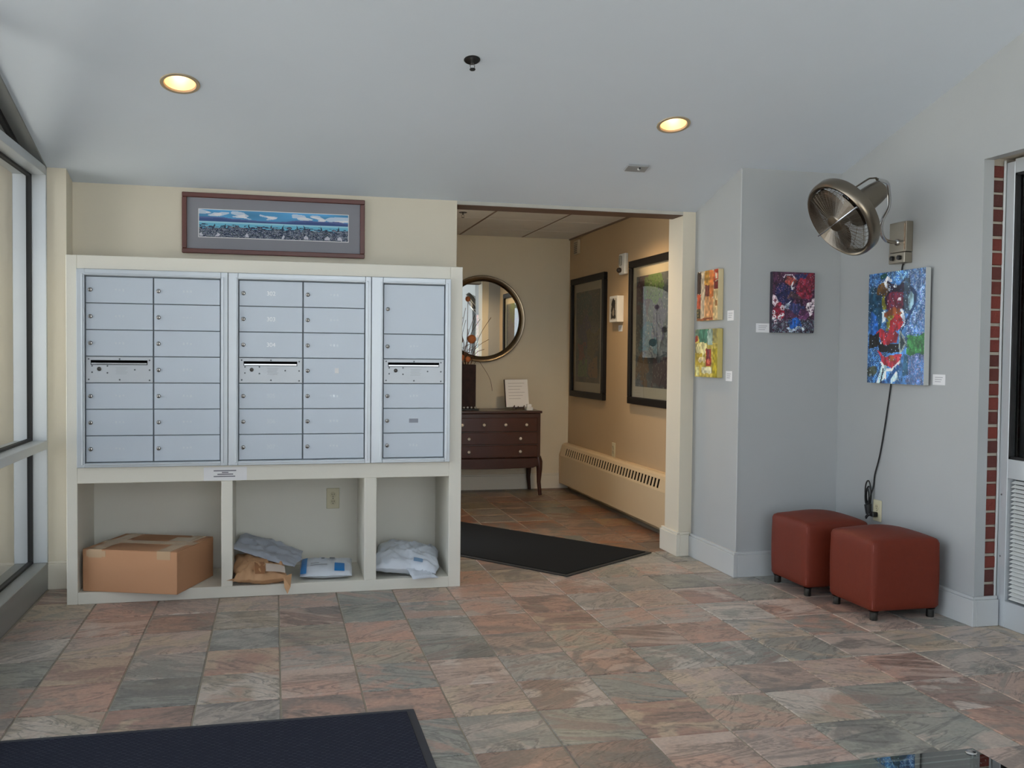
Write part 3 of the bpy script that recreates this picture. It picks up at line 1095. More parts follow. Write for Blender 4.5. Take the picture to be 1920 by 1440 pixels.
pouch('folded_end', t, 'poly_white', 0.14, 0.10, 0.02, rotm((1.755, -0.005, 0.085), math.radians(25), 0, math.radians(14)), 3, 0.01, 12, 10)
decal('label_patch', mat('patch_blue', (120, 150, 180), 0.5), t, 0.62, 0.76, 0.06, 0.13, 0.352, 0.36, 0.135, Mb, 0.008, n=4)

# ------------------------------------------------------------------ framed panorama above the cabinet
t = thing('framed_panorama', (0.99, YB, 1.95), 'long framed coastal panorama print with grey mat above the mailboxes', 'picture')
x0, x1, z0, z1 = 0.493, 1.488, 1.795, 2.128
yb_ = YB - 0.004
mat('mahogany', (92, 44, 36), 0.35, var=0.15, scale=14)
fw = 0.026
for a, c, e, f_ in ((x0, x1, z1 - fw, z1), (x0, x1, z0, z0 + fw), (x0, x0 + fw, z0 + fw, z1 - fw), (x1 - fw, x1, z0 + fw, z1 - fw)):
    MB().box(a, c, yb_ - 0.024, yb_, e, f_).build('frame_bar', 'mahogany', t, bevel=0.003)
MB().box(x0 + fw, x1 - fw, yb_ - 0.010, yb_, z0 + fw, z1 - fw).build('mat_board', mat('mat_grey', (138, 138, 146), 0.85), t)
a = Art(380, 68, (84, 156, 206), 3)
a.tone(6, 0.14)
for cx, cy, rx, ry in ((0.11, 0.14, 0.05, 0.10), (0.30, 0.16, 0.07, 0.10), (0.44, 0.18, 0.045, 0.10), (0.66, 0.14, 0.06, 0.11), (0.79, 0.16, 0.05, 0.12), (0.94, 0.18, 0.06, 0.12), (0.04, 0.08, 0.04, 0.06)):
    a.ell(cx, cy, rx, ry, (216, 220, 232), 0.8, 0.06)
    a.ell(cx + 0.01, cy + 0.05, rx * 0.7, ry * 0.5, (236, 232, 236), 0.8, 0.05)
hill = 0.33 - 0.04 * np.sin(a.u * 9 + 0.6) - 0.05 * a.noise(14)
a.put((a.v > hill) & (a.v < 0.43), (84, 100, 152))
a.put((a.v > hill + 0.05) & (a.v < 0.43), (60, 84, 136))
a.put((a.v >= 0.43) & (a.v < 0.8), (108, 184, 212))
a.put((a.v >= 0.43) & (a.v < 0.48), (156, 208, 226))
tree = 0.62 + 0.12 * (a.noise(40) - 0.5) * 2 - 0.05 * a.noise(12)
a.put(a.v > tree, (50, 62, 92))
for cx in (0.10, 0.17, 0.33, 0.48, 0.56, 0.65, 0.70, 0.81, 0.93):
    hgt = a.r.uniform(0.08, 0.17)
    a.poly([(cx - 0.012, 0.72), (cx, 0.6 - hgt), (cx + 0.012, 0.72)], (40, 60, 86))
n1, n2 = a.noise(60), a.r.rand(68, 380)
a.put((a.v > tree + 0.03) & (n1 + 0.35 * n2 > 0.86), (122, 132, 150))
a.put((a.v > tree + 0.02) & (n1 - 0.3 * n2 < 0.12), (28, 38, 62))
a.put((a.v > tree + 0.06) & (n2 > 0.86), (176, 178, 190))
a.put((a.v > tree + 0.06) & (n2 < 0.09), (66, 92, 72))
for cx, wd in ((0.31, 0.010), (0.705, 0.016), (0.86, 0.018), (0.95, 0.016), (0.12, 0.012), (0.02, 0.010), (0.55, 0.008)):
    a.poly([(cx - wd, 0.98), (cx - wd, 0.90), (cx, 0.82), (cx + wd, 0.90), (cx + wd, 0.98)], (200, 200, 212))
MB().box(0.578, 1.398, yb_ - 0.012, yb_ - 0.009, 1.884, 2.042).build('print_border', 'paper_white', t)
a.build('print', (0.582, yb_ - 0.0135, 2.038), (1.394, yb_ - 0.0135, 2.038), (0.582, yb_ - 0.0135, 1.888), 'art_print', t)

# ------------------------------------------------------------------ ceiling fixtures
sn = Vector((0, -SL, -1)).normalized()   # downwards out of the sloped ceiling


def downlight(c, label, nrm, group='recessed ceiling downlights', power=WARM_CAN, r=0.074):
    t = thing('recessed_downlight', c, label, 'ceiling light', group)
    M = frame_mat(c, (1, 0, 0), nrm)
    MB().lathe([(r + 0.012, 0.0), (r + 0.010, 0.004), (r - 0.004, 0.004), (r - 0.008, -0.004)], 40, M, cap=False).build(
        'trim_ring', mat('trim_bronze', (170, 155, 130), 0.5, 0.1), t, smooth=True)
    prof = [(r - 0.007, -0.002), (r - 0.011, -0.05), (r - 0.024, -0.10), (0.018, -0.125)]
    MB().lathe(prof, 40, M, cap=False).build('reflector', mat('warm_reflector', (252, 228, 194), 0.4, 0.3), t, smooth=True)
    MB().tube([(0, 0, -0.118), (0, 0, -0.05)], [0.016, 0.022], 14, M=M).build('bulb', MATS['bulb_glow'], t, smooth=True)
    MB().lathe([(r + 0.006, -0.006), (r + 0.006, -0.15), (0.004, -0.16)], 24, M, cap=False).build('housing', 'dark_gap', t)
    return t


emit_mat('bulb_glow', (255, 222, 178), 2.6)
for (cx, cy), lab in zip(CANS, ('glowing recessed ceiling downlight above the mailboxes', 'glowing recessed ceiling downlight near the wall fan')):
    downlight((cx, cy, cz(cy)), lab, sn)
# sprinkler on the sloped ceiling


def sprinkler(c, label, nrm, s=1.0):
    t = thing('fire_sprinkler', c, label, 'sprinkler')
    M = frame_mat(c, (1, 0, 0), nrm) @ Matrix.Scale(s, 4)
    MB().lathe([(0.036, 0), (0.036, 0.002), (0.031, 0.006), (0.018, 0.004), (0.010, 0.003)], 28, M).build('escutcheon', mat('dark_bronze', (52, 52, 54), 0.35, 0.7), t, smooth=True)
    MB().lathe([(0.007, 0.003), (0.007, 0.02), (0.005, 0.022)], 12, M).build('stem', 'lock_metal', t, smooth=True)
    for sg in (-1, 1):
        MB().tube([(sg * 0.006, 0, 0.02), (sg * 0.010, 0, 0.030), (sg * 0.008, 0, 0.040), (0, 0, 0.046)], 0.0018, 6, M=M).build('yoke_arm', 'lock_metal', t)
    MB().lathe([(0.013, 0.046), (0.013, 0.048)], 16, M).build('deflector', mat('deflector_grey', (80, 86, 88), 0.35, 0.7), t)
    return t


sprinkler((1.824, -0.903, cz(-0.903)), 'dark pendent fire sprinkler on the sloped white ceiling', sn)
sprinkler((2.395, 2.26, 2.347), 'small fire sprinkler on the corridor tile ceiling', (0, 0, -1), 0.9)
# small sensor plate near the opening
c = (2.937, -0.012, cz(-0.012))
t = thing('ceiling_sensor', c, 'small grey rectangular sensor plate on the sloped ceiling above the opening', 'sensor')
M = frame_mat(c, (1, 0, 0), sn)
MB().box(-0.062, 0.062, -0.035, 0.035, 0, 0.012, M).build('plate', mat('sensor_grey', (150, 152, 154), 0.5), t, bevel=0.002)
MB().ball(M @ Vector((0.012, 0.006, 0.013)), 0.009).build('lens', 'white_plastic', t, smooth=True)
MB().lathe([(0.006, 0.012), (0.004, 0.02)], 12, M @ Matrix.Translation((0.012, 0.018, 0))).build('indicator', 'black_plastic', t)

# ------------------------------------------------------------------ artworks in the alcove
def canvas(name, label, o, ux, nrm, w, h, dep, edge, art, gap=0.001):
    """stretched canvas; o = centre on the wall"""
    t = thing(name, o, label, 'painting', 'unframed abstract canvases')
    M = frame_mat(o, ux, nrm)
    MB().box(-w / 2, w / 2, -h / 2, h / 2, gap, dep, M).build('stretched_canvas', edge, t, bevel=0.002)
    art.build('painted_face', M @ Vector((-w / 2 + 0.001, h / 2 - 0.001, dep + 0.0008)), M @ Vector((w / 2 - 0.001, h / 2 - 0.001, dep + 0.0008)),
              M @ Vector((-w / 2 + 0.001, -h / 2 + 0.001, dep + 0.0008)), 'art_paint', t)
    return t


def title_card(label, o, ux, nrm, w=0.085, h=0.05):
    t = thing('title_card', o, label, 'title card', 'white title cards beside the canvases')
    M = frame_mat(o, ux, nrm)
    MB().box(-w / 2, w / 2, -h / 2, h / 2, 0.0005, 0.003, M).build('card', 'paper_white', t)
    for k in range(3):
        MB().box(-w * 0.32, w * (0.32 - 0.08 * k), h * (0.22 - 0.2 * k) - 0.002, h * (0.22 - 0.2 * k) + 0.002, 0.003, 0.0033, M).build('print_line', mat('ink_pale', (176, 176, 182), 0.8), t)
    return t


mat('edge_cream', (206, 190, 150), 0.7)
mat('edge_yellow', (196, 180, 110), 0.7)
mat('edge_dark', (46, 40, 56), 0.7)
mat('edge_pale', (182, 186, 184), 0.7)
NX = (-1, 0, 0)
RU = (0, -1, 0)     # sideways direction to the viewer's right on walls that face -x
a = Art(48, 54, (196, 178, 150), 7)
a.rect(0, 0, 0.19, 0.46, (58, 40, 32)); a.rect(0, 0.46, 0.19, 0.76, (176, 78, 48)); a.rect(0, 0.76, 0.19, 1, (70, 64, 44))
a.rect(0.36, 0, 0.6, 0.30, (190, 140, 62)); a.rect(0.40, 0.28, 0.60, 0.52, (112, 56, 46)); a.rect(0.38, 0.52, 0.66, 1, (208, 156, 104))
a.rect(0.60, 0, 0.80, 0.55, (208, 122, 62)); a.rect(0.60, 0.55, 0.8, 1, (196, 140, 90))
a.rect(0.80, 0, 1, 0.22, (190, 70, 38)); a.rect(0.80, 0.22, 1, 0.40, (110, 34, 30)); a.rect(0.80, 0.40, 1, 1, (206, 180, 130))
a.rect(0.86, 0.06, 0.96, 0.2, (216, 190, 160)); a.rect(0.88, 0.62, 0.98, 0.72, (140, 96, 50)); a.rect(0, 0.95, 0.8, 1, (150, 84, 50))
a.speck(0, 0.75, 0.2, 1, [(180, 160, 90)], 0.1)
a.tone(18, 0.24)
canvas('canvas_painting', 'small canvas of orange, red and brown vertical stripes above the yellow one', (3.545, 0.272, 1.62), RU, NX, 0.29, 0.30, 0.035, 'edge_cream', a)
a = Art(48, 48, (190, 172, 84), 9)
a.rect(0, 0, 0.55, 0.16, (96, 124, 104)); a.ell(0.42, 0.12, 0.25, 0.22, (74, 128, 108), 1, 0.06); a.rect(0.55, 0.02, 0.78, 0.32, (150, 172, 160))
a.rect(0.78, 0.0, 1, 0.30, (150, 140, 84)); a.rect(0, 0.14, 0.12, 0.26, (150, 60, 50)); a.rect(0, 0.30, 0.2, 0.5, (140, 128, 90))
a.ell(0.3, 0.40, 0.25, 0.14, (214, 206, 150), 1, 0.05); a.rect(0.0, 0.5, 0.35, 0.75, (170, 148, 48)); a.ell(0.3, 0.66, 0.16, 0.06, (220, 206, 160), 1, 0.05)
a.rect(0.50, 0.40, 0.74, 0.76, (150, 54, 44)); a.rect(0.56, 0.42, 0.66, 0.64, (120, 60, 70)); a.ell(0.62, 0.68, 0.06, 0.06, (214, 110, 90))
a.rect(0.05, 0.80, 0.2, 0.96, (214, 212, 150)); a.rect(0.3, 0.80, 0.75, 0.92, (206, 204, 170)); a.rect(0.8, 0.4, 1, 1, (176, 160, 40))
a.tone(18, 0.24)
canvas('canvas_painting', 'small yellow and teal abstract canvas with a red bar, below the striped one', (3.545, 0.278, 1.275), RU, NX, 0.31, 0.29, 0.035, 'edge_yellow', a)
title_card('title card beside the orange striped canvas', (3.545, 0.028, 1.492), RU, NX, 0.08, 0.058)
title_card('title card beside the small yellow canvas', (3.545, 0.036, 1.142), RU, NX, 0.08, 0.058)
a = Art(70, 90, (70, 40, 62), 13)
a.tone(6, 0.25)
a.ell(0.28, 0.36, 0.24, 0.18, (38, 42, 84), 1, 0.06); a.ell(0.74, 0.26, 0.24, 0.2, (132, 40, 58), 1, 0.07); a.rect(0.55, 0.0, 1, 0.08, (44, 52, 98), 1, 0.05)
a.ell(0.42, 0.12, 0.14, 0.08, (176, 82, 70), 1, 0.05); a.ell(0.9, 0.14, 0.14, 0.14, (120, 38, 54), 1, 0.05); a.ell(0.5, 0.40, 0.14, 0.06, (86, 66, 66), 1, 0.05)
a.line([(0.26, 0.08), (0.32, 0.03), (0.44, 0.04), (0.55, 0.12)], 0.014, (216, 206, 214)); a.line([(0.50, 0.15), (0.44, 0.22), (0.47, 0.28), (0.50, 0.25)], 0.016, (206, 206, 210))
a.ell(0.06, 0.48, 0.09, 0.10, (228, 206, 214), 1, 0.04); a.ell(0.05, 0.46, 0.03, 0.03, (120, 50, 70)); a.ell(0.14, 0.66, 0.13, 0.16, (150, 36, 56), 1, 0.05)
for q in ((0.03, 0.66), (0.08, 0.82), (0.24, 0.6), (0.22, 0.7), (0.18, 0.76), (0.05, 0.74)):
    a.ell(q[0], q[1], 0.05, 0.04, (232, 216, 222), 1, 0.02)
    a.ell(q[0], q[1], 0.018, 0.014, (130, 40, 60), 1, 0.005)
a.ell(0.36, 0.56, 0.07, 0.055, (150, 164, 180)); a.line([(0.38, 0.53), (0.46, 0.46)], 0.012, (190, 196, 206))
a.ell(0.90, 0.60, 0.12, 0.11, (228, 214, 220), 1, 0.06); a.ell(0.96, 0.5, 0.05, 0.06, (220, 204, 210), 1, 0.03)
for q in ((0.86, 0.58), (0.92, 0.56), (0.88, 0.64), (0.95, 0.62), (0.96, 0.52), (0.84, 0.66)):
    a.ell(q[0], q[1], 0.017, 0.014, (70, 40, 66), 1, 0.005)
a.ell(0.58, 0.6, 0.16, 0.12, (54, 62, 104), 1, 0.06); a.ell(0.74, 0.68, 0.14, 0.10, (104, 58, 98), 1, 0.05); a.ell(0.54, 0.85, 0.16, 0.11, (36, 90, 168), 1, 0.03)
a.speck(0, 0.78, 1, 1, [(140, 170, 176), (60, 66, 84), (90, 120, 130)], 0.5); a.ell(0.54, 0.86, 0.14, 0.08, (40, 96, 176), 1, 0.03)
for q in range(9):
    a.ell(0.38 + q * 0.045, 0.94 + 0.03 * math.sin(q * 0.8), 0.03, 0.025, (196, 214, 232), 1, 0.01)
a.speck(0, 0, 1, 0.8, [(40, 36, 70), (160, 110, 130)], 0.05)
a.tone(26, 0.38)
a.speck(0, 0, 1, 1, [(190, 150, 170), (30, 26, 50), (90, 60, 110)], 0.07)
canvas('canvas_painting', 'dark red and blue canvas with white dotted patches on the wall facing the camera', (3.864, -0.08, 1.567), (1, 0, 0), (0, -1, 0), 0.268, 0.345, 0.03, 'edge_dark', a)
title_card('title card on the lower edge side of the dark red and blue canvas', (3.689, -0.08, 1.42), (1, 0, 0), (0, -1, 0), 0.085, 0.052)
# the tall blue canvas on the right wall
a = Art(84, 110, (70, 120, 176), 17)
a.tone(7, 0.25)
a.speck(0, 0, 0.35, 1, [(40, 66, 120), (120, 170, 210), (30, 60, 110)], 0.45)
a.speck(0.70, 0, 1, 0.72, [(170, 200, 226), (70, 100, 160), (150, 160, 206)], 0.55)
a.speck(0.70, 0.74, 1, 1, [(160, 164, 206), (90, 100, 160)], 0.5)
a.speck(0.35, 0.0, 0.72, 0.08, [(160, 205, 230), (60, 100, 160)], 0.5)
a.ell(0.12, 0.3, 0.14, 0.22, (34, 74, 96), 0.9, 0.06); a.ell(0.10, 0.5, 0.09, 0.13, (50, 104, 180), 1, 0.05)
a.rect(0.28, 0.10, 0.74, 0.33, (44, 36, 58), 1, 0.04); a.ell(0.26, 0.17, 0.12, 0.06, (98, 74, 40), 1, 0.04); a.rect(0.30, 0.2, 0.62, 0.32, (126, 44, 66), 0.9, 0.05)
a.ell(0.38, 0.14, 0.03, 0.018, (214, 220, 226)); a.ell(0.38, 0.14, 0.013, 0.008, (30, 30, 50)); a.ell(0.50, 0.13, 0.03, 0.018, (214, 220, 226)); a.ell(0.50, 0.13, 0.013, 0.008, (30, 30, 50))
a.ell(0.56, 0.24, 0.035, 0.016, (226, 220, 226)); a.rect(0.24, 0.22, 0.31, 0.36, (136, 138, 50), 1, 0.03); a.rect(0.64, 0.08, 0.74, 0.38, (60, 84, 104), 1, 0.02)
a.ell(0.28, 0.04, 0.06, 0.02, (20, 70, 60)); a.line([(0.33, 0.12), (0.30, 0.08), (0.35, 0.05), (0.40, 0.07)], 0.022, (220, 226, 240))
a.ell(0.78, 0.28, 0.06, 0.10, (150, 190, 206)); a.line([(0.76, 0.16), (0.84, 0.22), (0.82, 0.32), (0.72, 0.42), (0.64, 0.48), (0.6, 0.52)], 0.022, (28, 62, 106))
a.rect(0.26, 0.35, 0.34, 0.44, (206, 226, 236), 1, 0.03); a.ell(0.62, 0.42, 0.08, 0.07, (206, 216, 232), 1, 0.04)
a.ell(0.45, 0.38, 0.14, 0.055, (156, 84, 44), 1, 0.03); a.ell(0.42, 0.42, 0.08, 0.03, (146, 140, 40), 1, 0.02); a.ell(0.50, 0.47, 0.13, 0.065, (166, 40, 48), 1, 0.03)
a.rect(0.33, 0.43, 0.41, 0.53, (156, 160, 56), 1, 0.03); a.poly([(0.14, 0.54), (0.24, 0.50), (0.56, 0.53), (0.54, 0.62), (0.30, 0.66), (0.24, 0.58)], (176, 52, 62), 1, 0.03)
a.rect(0.02, 0.55, 0.22, 0.68, (38, 38, 36), 1, 0.02); a.rect(0.22, 0.64, 0.60, 0.72, (28, 28, 30), 1, 0.02); a.ell(0.26, 0.645, 0.015, 0.010, (240, 240, 240))
a.poly([(0.58, 0.56), (0.70, 0.64), (0.60, 0.72)], (44, 60, 64)); a.line([(0.58, 0.54), (0.70, 0.64), (0.60, 0.73), (0.58, 0.56)], 0.012, (150, 166, 164))
a.rect(0.70, 0.55, 1, 0.73, (52, 132, 66), 1, 0.04); a.speck(0.70, 0.56, 1, 0.72, [(80, 160, 90), (40, 100, 60)], 0.35)
a.poly([(0.16, 0.68), (0.30, 0.74), (0.62, 0.73), (0.56, 0.82), (0.44, 0.86), (0.30, 0.82)], (166, 52, 66), 1, 0.03); a.ell(0.46, 0.79, 0.05, 0.03, (150, 80, 40))
a.line([(0.26, 0.82), (0.36, 0.87), (0.46, 0.875), (0.60, 0.80)], 0.016, (224, 228, 236)); a.poly([(0.25, 0.86), (0.36, 0.86), (0.34, 1), (0.16, 1)], (190, 226, 240), 1, 0.04)
a.poly([(0.42, 0.95), (0.52, 0.88), (0.56, 1), (0.44, 1)], (200, 230, 244), 1, 0.04); a.line([(0.56, 0.86), (0.44, 0.92), (0.40, 0.98)], 0.03, (30, 76, 130)); a.rect(0.66, 0.76, 0.74, 0.92, (40, 90, 120), 1, 0.03)
a.line([(0.30, 0.88), (0.26, 1.0)], 0.012, (30, 40, 60)); a.ell(0.12, 0.88, 0.09, 0.05, (80, 80, 50), 0.8, 0.05)
a.tone(30, 0.34)
a.tone(5, 0.2)
a.speck(0, 0, 0.75, 1, [(200, 220, 236), (20, 34, 70), (60, 110, 170)], 0.06)
t = canvas('canvas_painting', 'tall blue canvas with red and green shapes hanging under the wall fan', (XR, -0.665, 1.415), RU, NX, 0.475, 0.590, 0.044, 'edge_pale', a, 0.014)
title_card('title card on the right wall near the tall blue canvas', (XR, -0.962, 1.15), RU, NX, 0.09, 0.052)

# ------------------------------------------------------------------ wall fan
mat('fan_pewter', (128, 119, 106), 0.28, 0.95, var=0.04)
mat('fan_dark', (70, 62, 54), 0.3, 0.9)
mat('fan_wire', (120, 112, 102), 0.3, 0.9)
fc = Vector((3.697, -0.85, 1.942))
nz = Vector((-0.819, -0.072, -0.567)).normalized()
t = thing('wall_fan', (XR, -0.665, 1.85), 'round pewter cage fan tilted down on a curved wall arm', 'fan')
M = frame_mat(fc, (0, 0, 1), nz)
R_ = 0.200
MB().lathe([(R_ - 0.024, 0.020), (R_ - 0.018, 0.030), (R_ - 0.008, 0.033), (R_ + 0.002, 0.026), (R_ + 0.006, 0.010), (R_ + 0.006, -0.022), (R_ + 0.001, -0.032), (R_ - 0.008, -0.030), (R_ - 0.020, 0.0)], 64, M, cap=False).build(
    'cage_band', 'fan_pewter', t, smooth=True, angle=50)
b = MB()
for i in range(26):
    r = 0.045 + i * 0.0052
    z = 0.036 + 0.022 * (1 - (r / R_) ** 2)
    b.tube([(r * math.cos(2 * PI * k / 40), r * math.sin(2 * PI * k / 40), z) for k in range(40)], 0.0013, 4, True, M)
b.build('grille_rings', 'fan_wire', t)['kind'] = 'stuff'
for k in range(40):
    an = 2 * PI * k / 40
    MB().tube([(r * math.cos(an), r * math.sin(an), 0.034 + 0.022 * (1 - (r / R_) ** 2)) for r in (0.03, 0.08, 0.14, R_ - 0.03)], 0.0013, 5, M=M).build(
        'grille_spoke', 'fan_pewter', t)
# bright cross bar of the front guard
view = Vector((-0.532, -0.835, -0.136))
bd_ = (M.inverted().to_3x3() @ (view - nz * view.dot(nz))).xy.normalized()
MB().tube([(bd_.x * x, bd_.y * x, 0.040 + 0.022 * (1 - (x / R_) ** 2)) for x in (-R_ + 0.006, -0.1, 0, 0.1, R_ - 0.006)], 0.0042, 6, M=M).build('guard_bar', 'chrome', t, smooth=True)
MB().lathe([(0.046, 0.056), (0.040, 0.062), (0.010, 0.065)], 24, M).build('hub_cap', 'fan_pewter', t, smooth=True)
b = MB()
for i in range(9):
    f_ = i / 8
    r = R_ - 0.008 - f_ * (R_ - 0.075)
    z = -0.022 - 0.062 * math.sin(f_ * PI / 2)
    b.tube([(r * math.cos(2 * PI * k / 40), r * math.sin(2 * PI * k / 40), z) for k in range(40)], 0.0013, 4, True, M)
b.build('rear_rings', 'fan_pewter', t)['kind'] = 'stuff'
for k in range(16):
    an = 2 * PI * k / 16
    MB().tube([((R_ - 0.008 - f_ * (R_ - 0.07)) * math.cos(an), (R_ - 0.008 - f_ * (R_ - 0.07)) * math.sin(an), -0.022 - 0.062 * math.sin(f_ * PI / 2)) for f_ in (0, 0.3, 0.6, 1)],
              0.0015, 5, M=M).build('rear_spoke', 'fan_pewter', t)
for k in range(3):
    Mk = M @ Matrix.Rotation(2 * PI * k / 3 + 0.5, 4, 'Z')
    vs, fs = [], []
    for i in range(7):
        f_ = i / 6
        r = 0.03 + 0.145 * f_
        wd = 0.035 + 0.055 * math.sin(PI * min(1, f_ * 0.8 + 0.15))
        for j in range(5):
            g_ = j / 4 - 0.5
            vs.append((r * math.cos(g_ * wd / max(r, 0.05) * 1.6), r * math.sin(g_ * wd / max(r, 0.05) * 1.6), g_ * 0.036 + 0.004))
    for i in range(6):
        for j in range(4):
            fs.append((i * 5 + j, i * 5 + j + 1, i * 5 + j + 6, i * 5 + j + 5))
    o = MB().add(vs, fs, Mk).build('blade', mat('blade_bronze', (74, 58, 44), 0.3, 0.85), t, smooth=True)
    sm = o.modifiers.new('thickness', 'SOLIDIFY')
    sm.thickness = 0.002
MB().lathe([(0.030, 0.02), (0.034, -0.02), (0.030, -0.05)], 20, M).build('rotor_hub', 'fan_dark', t, smooth=True)
MB().lathe([(0.060, -0.072), (0.064, -0.085), (0.063, -0.12), (0.056, -0.22), (0.050, -0.262), (0.042, -0.272), (0.012, -0.276)], 32, M).build(
    'motor_housing', 'fan_pewter', t, smooth=True)
# yoke strap over the housing
up = (M.inverted().to_3x3() @ Vector((0, 0, 1))).xy.normalized()


def loc(s, r):
    return (up.x * r, up.y * r, -s)


MB().tube([loc(0.075, 0.062), loc(0.085, 0.084), loc(0.12, 0.088), loc(0.24, 0.080), loc(0.275, 0.062), loc(0.283, 0.02)], 0.008, 8, M=M, flat=0.55).build('yoke_strap', 'fan_pewter', t, smooth=True)
MB().tube([loc(0.070, 0.05), loc(0.070, 0.092)], 0.012, 10, M=M).build('tilt_knob', 'chrome', t, smooth=True)
e = M @ Vector(loc(0.278, 0.05))
arm = [e, (3.960, -0.82, 2.132), (3.985, -0.80, 2.098), (4.001, -0.785, 2.05), (4.004, -0.772, 2.01), (3.994, -0.752, 1.970), (3.992, -0.735, 1.930),
       (4.010, -0.718, 1.886), (4.045, -0.70, 1.861), (4.094, -0.682, 1.856), (4.142, -0.672, 1.856)]


def smooth_path(p, n=5):
    p = [Vector(q) for q in p]
    out = []
    for i in range(len(p) - 1):
        a, b_, c_, d_ = p[max(i - 1, 0)], p[i], p[i + 1], p[min(i + 2, len(p) - 1)]
        for k in range(n):
            s = k / n
            out.append(0.5 * ((2 * b_) + (-a + c_) * s + (2 * a - 5 * b_ + 4 * c_ - d_) * s * s + (-a + 3 * b_ - 3 * c_ + d_) * s ** 3))
    out.append(p[-1])
    return out


MB().tube(smooth_path(arm), 0.0095, 12).build('arm', 'chrome', t, smooth=True)
MB().lathe([(0.018, 0), (0.016, 0.012), (0.011, 0.02)], 18, frame_mat((4.137, -0.672, 1.856), (0, 1, 0), (-1, 0, 0))).build('arm_collar', 'chrome', t, smooth=True)
MB().box(4.136, XR, -0.735, -0.598, 1.806, 1.962).build('wall_box', mat('box_nickel', (160, 152, 138), 0.32, 0.9), t, bevel=0.004, segs=2)
o = MB().box(4.132, XR, -0.733, -0.600, 1.748, 1.803).build('control_box', 'box_nickel', t, bevel=0.003)
for y in (-0.695, -0.636):
    MB().lathe([(0.013, 0), (0.012, 0.012), (0.006, 0.014)], 16, frame_mat((4.132, y, 1.776), (0, 1, 0), (-1, 0, 0))).build('control_knob', 'black_plastic', o, smooth=True)
MB().box(4.131, 4.137, -0.733, -0.726, 1.815, 1.95).build('edge_highlight', mat('highlight_tone', (186, 160, 136), 0.25, 0.9), t)  # highlight along the wall box's near edge, painted as a pale strip

# power cord from the fan to the outlet
outlet('wall_outlet', 'beige duplex outlet low on the right wall behind the ottomans', (XR - 0.0005, -0.487, 0.425), (0, -1, 0), (-1, 0, 0))
t = thing('power_cord', (XR, -0.5, 0.6), 'black fan power cord running down the right wall with a tied loop', 'cord')
xc = XR - 0.007
p = smooth_path([(xc, -0.668, 1.750), (xc, -0.655, 1.70), (xc, -0.64, 1.5), (xc, -0.60, 1.25), (xc, -0.585, 1.112), (xc, -0.560, 0.98), (xc, -0.535, 0.86), (xc, -0.500, 0.72), (xc, -0.462, 0.62),
                 (xc, -0.452, 0.555), (xc - 0.012, -0.445, 0.50), (xc - 0.02, -0.440, 0.44)])
MB().tube(p, 0.0042, 6).build('cable', 'black_rubber', t, smooth=True)
for (cy, cz_, ry, rz_, dx) in ((-0.432, 0.52, 0.026, 0.062, 0.02), (-0.438, 0.495, 0.017, 0.045, 0.03), (-0.428, 0.50, 0.022, 0.05, 0.012)):
    MB().tube([(xc - dx, cy + ry * math.cos(2 * PI * k / 20), cz_ + rz_ * math.sin(2 * PI * k / 20)) for k in range(20)], 0.0042, 6, True).build('cable_loop', 'black_rubber', t, smooth=True)
MB().tube([(xc - 0.02, -0.432, 0.452), (xc - 0.02, -0.440, 0.40)], [0.019, 0.014], 10).build('cable_tie', 'black_rubber', t, smooth=True)
MB().tube(smooth_path([(xc - 0.02, -0.438, 0.40), (xc - 0.03, -0.432, 0.385), (xc - 0.04, -0.450, 0.378), (xc - 0.045, -0.468, 0.392), (xc - 0.035, -0.480, 0.404)]), 0.0042, 6).build('cable', 'black_rubber', t, smooth=True)
MB().box(XR - 0.042, XR - 0.0095, -0.503, -0.471, 0.392, 0.418).build('plug', 'black_plastic', t, bevel=0.004)

# ------------------------------------------------------------------ ottomans
mat('red_leather', (108, 41, 24), 0.55, var=0.10, scale=40, bump=0.25, bscale=240, spec=0.3)
mat('red_seam', (128, 60, 48), 0.5, bump=0.4, bscale=400)


def rounded_box(x0, x1, y0, y1, z0, z1, r, dome, n=12, M=None):
    cx, cy, cz_ = (x0 + x1) / 2, (y0 + y1) / 2, (z0 + z1) / 2
    hx, hy, hz = (x1 - x0) / 2, (y1 - y0) / 2, (z1 - z0) / 2

    def axis(h):
        e = [-h, -h + 0.3 * r, -h + r]
        m = [-h + r + (2 * h - 2 * r) * k / n for k in range(1, n)]
        return e + m + [h - r, h - 0.3 * r, h]
    ax, ay, az = axis(hx), axis(hy), axis(hz)
    vs, fs, idx = [], [], {}

    def V(p):
        k = tuple(round(c, 6) for c in p)
        if k not in idx:
            q = Vector((max(-hx + r, min(hx - r, p[0])), max(-hy + r, min(hy - r, p[1])), max(-hz + r, min(hz - r, p[2]))))
            d = Vector(p) - q
            v = q + (d.normalized() * r if d.length > 1e-9 else d)
            u, w = v.x / hx, v.y / hy
            if p[2] > 0:
                v.z += dome * (1 - u * u) * (1 - w * w) * max(0, p[2] / hz)
            v.x += 0.004 * (1 - (v.z / hz) ** 2) * u
            v.y += 0.004 * (1 - (v.z / hz) ** 2) * w
            idx[k] = len(vs)
            vs.append((v.x + cx, v.y + cy, v.z + cz_))
        return idx[k]
    for A_, B_, mk in ((ax, ay, lambda a, b_, s: (a, b_, s * hz)), (ax, az, lambda a, b_, s: (a, s * hy, b_)), (ay, az, lambda a, b_, s: (s * hx, a, b_))):
        for s in (-1, 1):
            for i in range(len(A_) - 1):
                for j in range(len(B_) - 1):
                    fs.append((V(mk(A_[i], B_[j], s)), V(mk(A_[i + 1], B_[j], s)), V(mk(A_[i + 1], B_[j + 1], s)), V(mk(A_[i], B_[j + 1], s))))
    return MB().add(vs, fs, M)


